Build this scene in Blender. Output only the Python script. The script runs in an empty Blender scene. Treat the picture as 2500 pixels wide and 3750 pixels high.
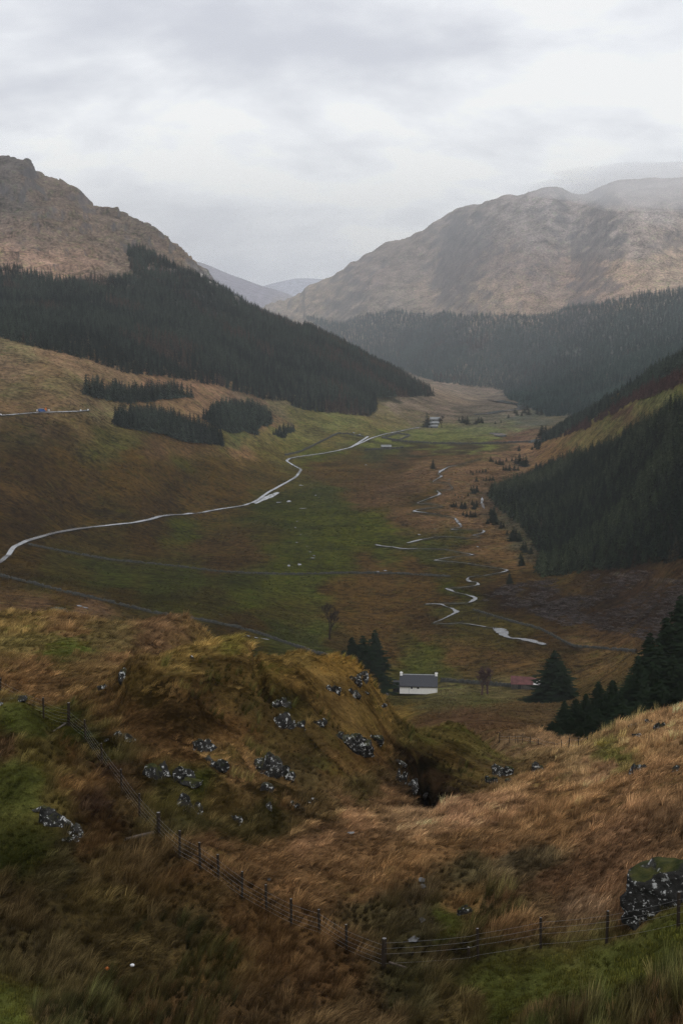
import bpy, bmesh, math, random
import numpy as np
from mathutils import Vector, Matrix

# ---------------------------------------------------------------- camera, world, sun, exposure
CAMZ = 150.0                                  # eye height above datum; the glen floor lies near z = 5
PITCH = math.radians(8.63)
FPX, CX, CY = 3267.0, 784.0, 1176.0           # focal length and centre on a 1568 x 2352 picture grid
sc = bpy.context.scene
col = sc.collection
cam_d = bpy.data.cameras.new('camera'); cam = bpy.data.objects.new('camera', cam_d); col.objects.link(cam)
cam_d.sensor_fit = 'VERTICAL'; cam_d.sensor_height = 36.0; cam_d.lens = 50.0
cam_d.clip_start = 0.5; cam_d.clip_end = 40000.0
cam.location = (0, 0, CAMZ); cam.rotation_euler = (math.pi/2 - PITCH, 0, 0)
sc.camera = cam

SUN_EL, SUN_ROT = math.radians(48), math.radians(160)
world = bpy.data.worlds.new('World'); sc.world = world; world.use_nodes = True
def build_world():
    nt = world.node_tree; N = nt.nodes; L = nt.links; N.clear()
    out = N.new('ShaderNodeOutputWorld'); bg = N.new('ShaderNodeBackground')
    sky = N.new('ShaderNodeTexSky'); sky.sky_type = 'NISHITA'; sky.sun_disc = False
    sky.sun_elevation = SUN_EL; sky.sun_rotation = SUN_ROT; sky.air_density = 1.2; sky.dust_density = 2.0
    sks = N.new('ShaderNodeVectorMath'); sks.operation = 'SCALE'; sks.inputs['Scale'].default_value = 0.10
    L.new(sky.outputs[0], sks.inputs[0])
    # an overcast deck: direction projected on a layer above, broken up by noise
    tc = N.new('ShaderNodeTexCoord'); sep = N.new('ShaderNodeSeparateXYZ'); L.new(tc.outputs['Generated'], sep.inputs[0])
    def math_(op, a, b=None, c=None):
        n = N.new('ShaderNodeMath'); n.operation = op
        for i, v in enumerate((a, b, c)):
            if v is None: continue
            if isinstance(v, (int, float)): n.inputs[i].default_value = v
            else: L.new(v, n.inputs[i])
        return n.outputs[0]
    az_ = math_('ABSOLUTE', sep.outputs[2])
    den = math_('ADD', az_, 0.30)
    px = math_('DIVIDE', sep.outputs[0], den); py = math_('DIVIDE', sep.outputs[1], den)
    cmb = N.new('ShaderNodeCombineXYZ'); L.new(px, cmb.inputs[0]); L.new(py, cmb.inputs[1])
    cmb.inputs[2].default_value = 3.7
    n1 = N.new('ShaderNodeTexNoise'); n1.inputs['Scale'].default_value = 2.0; n1.inputs['Detail'].default_value = 6.0
    n1.inputs['Roughness'].default_value = 0.52; n1.inputs['Distortion'].default_value = 0.35
    L.new(cmb.outputs[0], n1.inputs['Vector'])
    n2 = N.new('ShaderNodeTexNoise'); n2.inputs['Scale'].default_value = 6.0; n2.inputs['Detail'].default_value = 4.0
    L.new(cmb.outputs[0], n2.inputs['Vector'])
    s = math_('ADD', math_('MULTIPLY', n1.outputs[0], 0.75), math_('MULTIPLY', n2.outputs[0], 0.25))
    ramp = N.new('ShaderNodeValToRGB'); e = ramp.color_ramp.elements
    e[0].position = 0.36; e[0].color = (0.66, 0.675, 0.745, 1)
    e[1].position = 0.64; e[1].color = (1.20, 1.21, 1.225, 1)
    m = e.new(0.50); m.color = (0.90, 0.915, 0.955, 1)
    ramp.color_ramp.interpolation = 'B_SPLINE'
    L.new(s, ramp.inputs[0])
    mix = N.new('ShaderNodeMix'); mix.data_type = 'RGBA'; mix.inputs['Factor'].default_value = 0.90
    L.new(sks.outputs[0], mix.inputs['A']); L.new(ramp.outputs[0], mix.inputs['B'])
    L.new(mix.outputs['Result'], bg.inputs['Color']); bg.inputs['Strength'].default_value = 1.0
    L.new(bg.outputs[0], out.inputs['Surface'])
build_world()
sun_d = bpy.data.lights.new('sun', 'SUN'); sun = bpy.data.objects.new('sun', sun_d); col.objects.link(sun)
sun_d.energy = 0.8; sun_d.angle = math.radians(35); sun_d.color = (1.0, 0.97, 0.92)
sd = Vector((math.sin(SUN_ROT)*math.cos(SUN_EL), math.cos(SUN_ROT)*math.cos(SUN_EL), math.sin(SUN_EL)))
sun.rotation_euler = sd.to_track_quat('Z', 'Y').to_euler(); sun.location = (0, 0, CAMZ + 300)
sc.view_settings.view_transform = 'Standard'; sc.view_settings.look = 'None'
sc.view_settings.exposure = 0.0; sc.view_settings.gamma = 1.0
sc.render.engine = 'CYCLES'
sc.cycles.use_denoising = True; sc.cycles.denoising_prefilter = 'NONE'; sc.cycles.denoising_input_passes = 'RGB_ALBEDO_NORMAL'
sc.cycles.max_bounces = 5; sc.cycles.diffuse_bounces = 2; sc.cycles.glossy_bounces = 2
sc.cycles.transparent_max_bounces = 8; sc.cycles.volume_bounces = 3
sc.cycles.volume_step_rate = 2.0; sc.cycles.volume_max_steps = 128

# ---------------------------------------------------------------- helpers
rng = np.random.default_rng(7)
random.seed(7)
cP, sP = math.cos(PITCH), math.sin(PITCH)

def ray(px, py):
    """picture point -> (azimuth, slope z/r) of the line of sight"""
    px = np.asarray(px, float); py = np.asarray(py, float)
    a = (px - CX)/FPX; b = (CY - py)/FPX
    dx = a; dy = cP + b*sP; dz = -sP + b*cP
    return np.arctan2(dx, dy), dz/np.hypot(dx, dy)

def az_of(px): return math.atan((px - CX)/(FPX*cP))

def project(x, y, z):
    """world point -> picture point (used to read off what grows where)"""
    zz = z - CAMZ
    d = y*cP - zz*sP; u = y*sP + zz*cP
    d = np.where(np.abs(d) < 1e-3, 1e-3, d)
    return CX + FPX*x/d, CY - FPX*u/d

def _hash(ix, iy, seed):
    h = (ix*374761393 + iy*668265263 + seed*1442695041) & 0xFFFFFFFF
    h = ((h ^ (h >> 13))*1274126177) & 0xFFFFFFFF
    return ((h ^ (h >> 16)) & 0xFFFF)/65535.0

def vnoise(x, y, seed=0):
    ix = np.floor(x).astype(np.int64); iy = np.floor(y).astype(np.int64)
    fx = x - ix; fy = y - iy
    ux = fx*fx*fx*(fx*(fx*6 - 15) + 10); uy = fy*fy*fy*(fy*(fy*6 - 15) + 10)
    a = _hash(ix, iy, seed); b = _hash(ix + 1, iy, seed); c = _hash(ix, iy + 1, seed); d = _hash(ix + 1, iy + 1, seed)
    return (a + (b - a)*ux)*(1 - uy) + (c + (d - c)*ux)*uy

def fbm(x, y, wl, octs=4, seed=0, gain=0.5):
    s = 0.0; amp = 1.0; tot = 0.0; x = x/wl; y = y/wl
    for o in range(octs):
        s = s + amp*(vnoise(x, y, seed + 17*o)*2 - 1); tot += amp; amp *= gain
        x, y = x*1.93*0.8 - y*1.93*0.6 + 11.3, x*1.93*0.6 + y*1.93*0.8 + 5.7
    return s/tot

def smooth(e0, e1, x):
    t = np.clip((x - e0)/(e1 - e0), 0, 1); return t*t*(3 - 2*t)

def lin(c):
    c = np.asarray(c, float)/255.0
    return np.where(c <= 0.04045, c/12.92, ((c + 0.055)/1.055)**2.4)

# ---------------------------------------------------------------- the lie of the land
# control points: (picture x, picture y, horizontal distance) for ground one can see,
VIS = [
 # near slope
 (-300,2352,43),(0,2352,44),(400,2352,47),(784,2352,47),(1200,2352,44),(1568,2352,38),(1900,2352,36),
 (0,2200,50),(300,2200,53),(600,2200,54),(1000,2260,51),(1300,2260,47),(1568,2230,42),(1850,2200,40),
 (413,1971,59),(460,1995,58.5),(556,2065,57),(669,2126,56),(796,2190,55),(881,2225,54),(1097,2203,52),(1241,2180,51.5),
 (1392,2167,50),(1556,2135,47),(1800,2090,45),
 (0,2100,57),(200,2050,57),(0,1950,62),(200,1960,60),(300,1935,61),(135,1885,62),(60,1800,65),(130,1780,66),(0,1700,69),
 (50,1628,73),(-300,1650,70),(-300,2000,58),(-700,1700,62),(-700,2200,46),
 (158,1662,83),(101,1648,86),(2,1602,95),(197,1699,79),(235,1758,74),(280,1818,69),(321,1872,66),(365,1922,63),
 (440,1890,66),(540,1900,68),(640,1900,69),(740,1880,71),(500,1985,60.5),(700,2000,61.5),(900,2050,60),(1000,2000,62),
 (1200,2000,60),(1400,2000,57),(1500,2050,52),(1568,1950,56),(1568,1800,68),(1300,1850,73),(1150,1900,69),(900,1900,70),
 (1400,1750,82),(1568,1700,82),(1850,1650,80),
 (981,1850,79),(1044,1838,81),(1109,1825,83),(1169,1808,86),(1229,1785,90),(1270,1765,98),(1200,1760,120),(1150,1740,140),
 (1270,1730,150),(1200,1707,190),(1146,1707,195),(1300,1722,180),(1340,1723,175),(1380,1700,130),(1450,1662,105),(1568,1637,97),
 (1800,1590,95),
 # gully and knoll flank
 (1060,1866,87),(1130,1846,94),(1190,1822,102),(1160,1785,116),(1130,1805,108),(1100,1692,135),(1030,1656,138),(1100,1750,120),
 (1000,1700,122),(950,1750,105),(900,1650,125),(1000,1800,98),(940,1835,86),(860,1862,77),
 # knoll
 (500,1485,98),(420,1494,96),(330,1520,92),(288,1552,88),(560,1479,99),(590,1500,101),(680,1500,108),(780,1516,112),(826,1536,112),
 (500,1580,88),(500,1680,80),(500,1780,73),(350,1650,82),(350,1750,75),(650,1600,92),(650,1700,84),(650,1800,76),
 (800,1600,102),(800,1700,93),(800,1800,82),(880,1602,118),(900,1700,106),(280,1610,87),(250,1660,83),
 # grassy shelf at the left
 (0,1560,100),(0,1500,122),(0,1440,155),(0,1414,175),(150,1560,102),(150,1500,125),(150,1440,158),(150,1416,178),
 (250,1530,115),(300,1460,150),(300,1437,172),(450,1470,162),(600,1497,150),(-300,1480,120),(-300,1390,190),(-700,1400,150),
 # slope down to the cottage
 (1100,1680,235),(1050,1625,350),(1200,1625,345),(1000,1615,400),(960,1600,465),(1117,1595,460),(1270,1611,440),(1180,1583,468),(850,1570,480),
 (1400,1620,330),(1450,1560,370),(1568,1560,330),(1568,1670,200),(1450,1692,220),(1800,1500,280),
 # glen floor
 (0,1395,480),(300,1425,500),(600,1480,490),(800,1520,480),(700,1450,572),(1000,1450,578),(1250,1480,545),(1400,1480,525),
 (600,1300,725),(784,1300,734),(1000,1300,736),(1200,1312,712),(784,1200,890),(1000,1200,893),(600,1200,880),
 (784,1100,1124),(1000,1100,1126),(1100,1130,1040),(800,1050,1295),(1000,1050,1300),(1150,1060,1240),
 (900,1000,1526),(1100,1000,1530),(1220,1010,1440),(1000,960,1763),(1150,960,1760),(1050,920,2060),(1160,920,2050),
 (1000,888,2300),(1100,882,2450),
 # left hillside
 (0,1340,540),(200,1370,530),(400,1400,545),(0,1290,620),(30,1256,660),(100,1232,710),(200,1211,790),(400,1183,880),(600,1140,1010),
 (690,1080,1170),(660,1055,1250),(0,1150,740),(0,1050,830),(0,950,930),(100,947,960),(200,945,1000),(300,1000,1000),(300,1100,900),
 (500,1100,1020),(500,1025,1120),(255,980,1010),(600,1000,1280),(700,960,1500),(850,960,1600),(0,870,1050),(0,780,1180),
 (200,820,1200),(300,855,1230),(450,880,1350),(600,905,1500),(700,920,1600),(860,945,1680),(985,905,2000),
 # left mountain
 (0,700,1500),(0,615,1800),(300,640,1850),(300,750,1500),(600,800,1750),(600,728,2050),(800,850,1850),
 (0,355,2300),(70,375,2300),(85,400,2310),(190,432,2330),(206,462,2335),(260,475,2340),(330,502,2350),(390,542,2350),(450,597,2330),
 (490,640,2300),(560,694,2260),(620,722,2240),(720,762,2180),(800,803,2140),(900,853,2090),(985,898,2040),
 (0,500,2050),(150,550,1980),(300,560,2050),(100,450,2170),
 (-300,300,2250),(-300,500,2000),(-300,700,1450),(-300,850,1000),(-300,950,880),(-300,1150,700),(-300,1290,560),
 (-700,250,2200),(-700,500,1950),(-700,800,1000),(-700,1150,650),
 # right mountain
 (900,866,2600),(1160,890,2400),(1300,915,2000),(1450,895,1900),(1568,850,1900),
 (1000,800,2750),(1000,715,3000),(1000,640,3250),(1300,800,2450),(1300,695,2750),(1300,570,3000),
 (1568,750,2350),(1568,655,2600),(1568,550,2850),(750,720,3400),(850,720,3150),(640,708,3800),
 (625,699,3900),(680,675,3850),(750,640,3750),(800,612,3700),(840,587,3650),(900,562,3600),(960,545,3520),(1000,525,3470),
 (1060,495,3400),(1130,465,3320),(1200,452,3260),(1270,438,3200),(1400,428,3120),(1568,418,3050),(1900,395,2950),(2300,395,2900),
 (1900,655,2500),(1900,850,1800),(2300,655,2400),
 (1130,495,3700),(1200,485,3650),(1270,475,3600),(1400,465,3500),(1568,455,3450),(1060,525,3800),(960,575,3900),(1900,440,3400),(840,612,4000),
 (0,392,2520),(190,465,2540),(260,505,2540),(330,530,2550),(390,570,2550),(450,622,2520),(100,425,2520),
 # ground falling away behind the knoll crest
 (330,1552,103),(420,1532,108),(500,1527,112),(560,1522,113),(600,1540,114),(680,1546,122),(780,1562,127),
 # right spur
 (1568,1300,560),(1400,1300,640),(1300,1312,690),(1230,1315,708),(1568,1100,680),(1400,1150,800),(1300,1150,900),(1200,1200,880),
 (1568,905,820),(1400,985,1020),(1300,1030,1180),(1220,1062,1230),(1568,828,960),(1500,864,1030),(1400,922,1150),(1300,977,1300),
 (1245,1010,1400),(1568,1400,470),(1400,1400,580),(1300,1400,600),(1568,1480,400),
 (460,606,6500),(500,621,6500),(560,641,6450),(640,669,6300),(690,690,6200),(620,652,9500),(680,641,9500),(740,645,9500),(820,650,9500),
 (1900,660,850),(1900,1000,600),(1900,1300,420),(2300,500,800),(2300,900,520),(2300,1300,340)]
# and (picture x, distance, height relative to the eye) for ground hidden behind crests
HID = [(p, r, z) for p in (-700,-300,0,300,600,784,1000,1300,1568,1900,2300) for r, z in ((1.5,-1.7),(4,-2.6),(12,-7.6),(25,-15.4))]
HID += [(500,150,-48),(700,150,-50),(830,150,-55),(950,180,-66),(1050,180,-68),(0,260,-72),(300,260,-78),(600,260,-82),(800,260,-86),
 (1000,260,-82),(1200,260,-80),(1400,260,-78),(1568,260,-74),(-300,260,-66),(-700,260,-55),(1900,200,-58),(2300,150,-40),
 (0,340,-92),(600,370,-112),(300,370,-102),
 (600,3000,-120),(500,3000,-60),(300,3000,60),(0,3000,150),(700,3000,-140),(800,2800,-145),(-300,3000,180),(-700,3000,190),
 (0,4400,100),(500,4400,-100),(650,4400,-110),(700,4400,-90),(800,4400,-50),(1000,4400,50),(1300,4400,120),(1568,4400,150),(2300,4400,150),(-700,4400,120),
 (1568,1300,-100),(1400,1500,-130),(1300,1650,-143),(1568,1600,-118),(1900,1300,-60),
 (600,5000,-140),(560,5200,-110),(660,5100,-150),(740,5200,-120),(560,7800,-60),(640,7600,-80),(740,7600,-80),(820,6000,-60)]
HID += [(p, 8000, z) for p, z in ((-700,120),(0,120),(300,110),(1000,30),(1300,60),(1900,100),(2300,100))]
HID += [(p, 12000, -60) for p in (-700,0,460,600,700,800,1200,1900,2300)]

def _uv(az, r): return np.degrees(az), np.log(r)*12.0
def fit_tps():
    U = []; V = []; T = []
    for px, py, r in VIS:
        a, t = ray(px, py); u, v = _uv(float(a), r); U.append(u); V.append(v); T.append(float(t))
    for px, r, z in HID:
        u, v = _uv(az_of(px), r); U.append(u); V.append(v); T.append(z/r)
    P = np.array([U, V]).T; T = np.array(T); n = len(P)
    d2 = ((P[:, None] - P[None])**2).sum(-1)
    K = 0.5*d2*np.log(d2 + 1e-9) + np.eye(n)*0.004
    A = np.zeros((n + 3, n + 3)); A[:n, :n] = K; A[:n, n] = 1; A[:n, n + 1:] = P; A[n:, :n] = A[:n, n:].T
    w = np.linalg.solve(A, np.concatenate([T, np.zeros(3)]))
    return P, w
TP, TW = fit_tps()
def tps(u, v):
    sh = u.shape; q = np.stack([u.ravel(), v.ravel()], 1); out = np.empty(len(q)); n = len(TP)
    for i in range(0, len(q), 20000):
        s = q[i:i + 20000]
        d2 = ((s[:, None] - TP[None])**2).sum(-1)
        out[i:i + 20000] = (0.5*d2*np.log(d2 + 1e-9)) @ TW[:n] + TW[n] + s @ TW[n + 1:]
    return out.reshape(sh)

# polar lattice round the viewpoint: fine where the photograph looks, coarse elsewhere
AZ_IN = np.radians(np.linspace(-15.5, 15.5, 600))
outer = np.concatenate([np.linspace(15.8, 24, 24), np.linspace(26, 60, 16), np.linspace(64, 180, 22)])
AZ = np.concatenate([-np.radians(outer[::-1]), AZ_IN, np.radians(outer)])
R = np.concatenate([np.exp(np.linspace(math.log(1.2), math.log(36), 30, endpoint=False)),
                    np.exp(np.linspace(math.log(36), math.log(4600), 1060)), np.exp(np.linspace(math.log(4700), math.log(12000), 70))])
def base_height():
    au = np.linspace(-24, 24, 241); rv = np.linspace(math.log(1.2), math.log(12000), 640)
    g = tps(np.repeat(au[:, None], len(rv), 1), np.repeat((rv*12.0)[None], len(au), 0))
    a = np.clip(np.degrees(AZ), -24, 24); fi = np.clip((a + 24)/48*240, 0, 239.999); i0 = fi.astype(int); f = fi - i0
    rows = g[i0]*(1 - f)[:, None] + g[i0 + 1]*f[:, None]
    Z = np.stack([np.interp(np.log(R), rv, row) for row in rows])*R[None]
    back = smooth(50, 130, np.abs(np.degrees(AZ)))[:, None]
    flat = -1.8 - 6*smooth(5, 200, R)[None] + 40*smooth(400, 3000, R)[None]
    return Z*(1 - back) + flat*back
ZB = base_height()
XX = np.sin(AZ)[:, None]*R[None]; YY = np.cos(AZ)[:, None]*R[None]
# ---------------------------------------------------------------- relief on the land
PXB, PYB = project(XX, YY, ZB + CAMZ)
def seg_dist(px, py, line):
    d = np.full(px.shape, 1e9)
    for (x0, y0), (x1, y1) in zip(line[:-1], line[1:]):
        dx, dy = x1 - x0, y1 - y0; L2 = dx*dx + dy*dy + 1e-9
        t = np.clip(((px - x0)*dx + (py - y0)*dy)/L2, 0, 1)
        d = np.minimum(d, np.hypot(px - x0 - t*dx, py - y0 - t*dy))
    return d
def ridged(x, y, wl, octs, seed): 
    s = 0; a = 1; tot = 0
    for o in range(octs):
        s = s + a*(1 - np.abs(vnoise(x/wl, y/wl, seed + o)*2 - 1)); tot += a; a *= 0.5; wl = wl/2.1
    return s/tot
def relief():
    D = np.zeros_like(ZB); r = np.repeat(R[None], len(AZ), 0); azd = np.degrees(AZ)[:, None]
    near = 1 - smooth(150, 260, r)
    # tussocky near slope
    D += near*smooth(8, 30, r)*(0.30*fbm(XX, YY, 4.2, 3, 1) + 0.16*fbm(XX, YY, 1.3, 2, 2) + 0.55*fbm(XX, YY, 13, 2, 3))
    knoll = np.exp(-(((PXB - 560)/270)**2 + ((PYB - 1700)/170)**2))*near
    D += knoll*(1.25*fbm(XX, YY, 5.2, 2, 5) + 0.55*fbm(XX, YY, 2.0, 2, 8) + 2.6*np.maximum(0, ridged(XX*0.8 + YY*0.6, YY*0.45, 6, 3, 6) - 0.60))
    bank = np.exp(-(((PXB - 70)/110)**2 + ((PYB - 1740)/130)**2))*near
    D += bank*(0.7*fbm(XX, YY, 3.0, 3, 7))
    crack = seg_dist(PXB, PYB, [(582,1500),(598,1540),(612,1590),(640,1622),(660,1640),(690,1668),(720,1692)])
    D -= near*(r < 140)*1.3*np.exp(-(crack/9)**2)
    scarp = seg_dist(PXB, PYB, [(285,1545),(262,1580),(240,1610)])
    D -= near*(r < 140)*0.8*np.exp(-(scarp/14)**2)
    crag = seg_dist(PXB, PYB, [(380,1770),(420,1790),(460,1800),(520,1840),(600,1850)])
    D += near*(r < 140)*0.9*np.exp(-(crag/26)**2)*(0.4 + vnoise(XX/1.6, YY/1.6, 91))
    # burn gully bitten into the end of the knoll
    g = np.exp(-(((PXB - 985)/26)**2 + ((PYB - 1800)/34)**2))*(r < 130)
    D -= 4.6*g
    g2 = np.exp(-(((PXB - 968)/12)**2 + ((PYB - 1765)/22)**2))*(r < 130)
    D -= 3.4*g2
    # slopes and floor of the glen
    mid = smooth(200, 330, r)
    floor = np.exp(-((ZB + 140)/14)**2)
    D += mid*(1 - smooth(1500, 2200, r))*((1 - 0.85*floor)*(2.6*fbm(XX, YY, 60, 4, 11) + 5.0*fbm(XX*1.0 + YY*0.5, YY*0.35, 90, 3, 12)) + 0.35*fbm(XX, YY, 9, 3, 13) + 0.9*floor*fbm(XX, YY, 70, 2, 14))
    D += 2.2*np.exp(-(((PXB - 436)/24)**2 + ((PYB - 1189)/5.0)**2))*(r > 500)      # hump that hides a stretch of road
    # mountains: crags, gullies and terraces
    lm = smooth(1300, 2000, r)*smooth(-95, -20, ZB)*(azd < -1.5)*(r < 4200)
    D += lm*(26*(ridged(XX, YY, 120, 5, 21) - 0.63) + 10*fbm(XX, YY, 40, 4, 22) + 9*(np.floor(ZB/26 + 1.5*fbm(XX, YY, 120, 3, 23)) - ZB/26 - 1.5*fbm(XX, YY, 120, 3, 23)))
    rm = smooth(2300, 2900, r)*smooth(-120, -20, ZB)*(azd > -3.5)*(r < 4600)
    w = 30*fbm(XX, YY, 300, 3, 31)
    st = (XX*0.42 + ZB*1.55 + w)/52.0                     # strata dipping across the face
    ter = (st - np.floor(st)); ter = smooth(0.0, 0.75, ter) - ter
    gl = XX*0.93 - YY*0.36 + 60*fbm(XX, YY, 400, 3, 36)
    D += rm*(16*ter*(0.3 + 0.7*vnoise(XX/260, YY/260, 39)) + 11*(ridged(gl, YY*0.30 + XX*0.2, 95, 4, 33) - 0.66) + 13*fbm(XX, YY, 80, 5, 34))
    D += smooth(4400, 5500, r)*22*fbm(XX, YY, 700, 4, 41)
    fade = 1 - smooth(30, 100, np.abs(azd))
    return D*fade
Z = ZB + relief()

LR = np.log(R)
def ground(x, y):
    """height of the ground (world z) under world points"""
    x = np.asarray(x, float); y = np.asarray(y, float)
    az = np.arctan2(x, y); lr = np.log(np.maximum(np.hypot(x, y), R[0]))
    i = np.clip(np.searchsorted(AZ, az) - 1, 0, len(AZ) - 2); j = np.clip(np.searchsorted(LR, lr) - 1, 0, len(LR) - 2)
    f = (az - AZ[i])/(AZ[i + 1] - AZ[i]); g = (lr - LR[j])/(LR[j + 1] - LR[j])
    return CAMZ + (Z[i, j]*(1 - f) + Z[i + 1, j]*f)*(1 - g) + (Z[i, j + 1]*(1 - f) + Z[i + 1, j + 1]*f)*g
def hit(px, py, rmin=30.0, rmax=99999):
    """where the line of sight through a picture point meets the ground: x, y, z, r"""
    az, t = ray(px, py); az = float(az); t = float(t)
    i = int(np.clip(np.searchsorted(AZ, az) - 1, 0, len(AZ) - 2)); f = (az - AZ[i])/(AZ[i + 1] - AZ[i])
    s = (Z[i]*(1 - f) + Z[i + 1]*f)/R - t
    k = np.nonzero((s >= 0) & (R > rmin) & (R < rmax))[0]
    if len(k) == 0:
        m = (R > rmin) & (R < rmax); k = [int(np.argmax(np.where(m, s, -9)))]
        j = k[0]; r = R[j]
    else:
        j = max(1, k[0]); a, b = s[j - 1], s[j]
        q = float(np.clip(-a/(b - a + 1e-12), 0, 1)) if a < 0 else 1.0
        r = R[j - 1] + (R[j] - R[j - 1])*q
    x, y = math.sin(az)*r, math.cos(az)*r
    return x, y, float(ground(x, y)), r
def in_poly(px, py, poly):
    c = np.zeros(np.shape(px), bool); n = len(poly)
    for i in range(n):
        x0, y0 = poly[i]; x1, y1 = poly[i - 1]
        if y0 == y1: continue
        c ^= ((y0 > py) != (y1 > py)) & (px < (x1 - x0)*(py - y0)/(y1 - y0) + x0)
    return c

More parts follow.
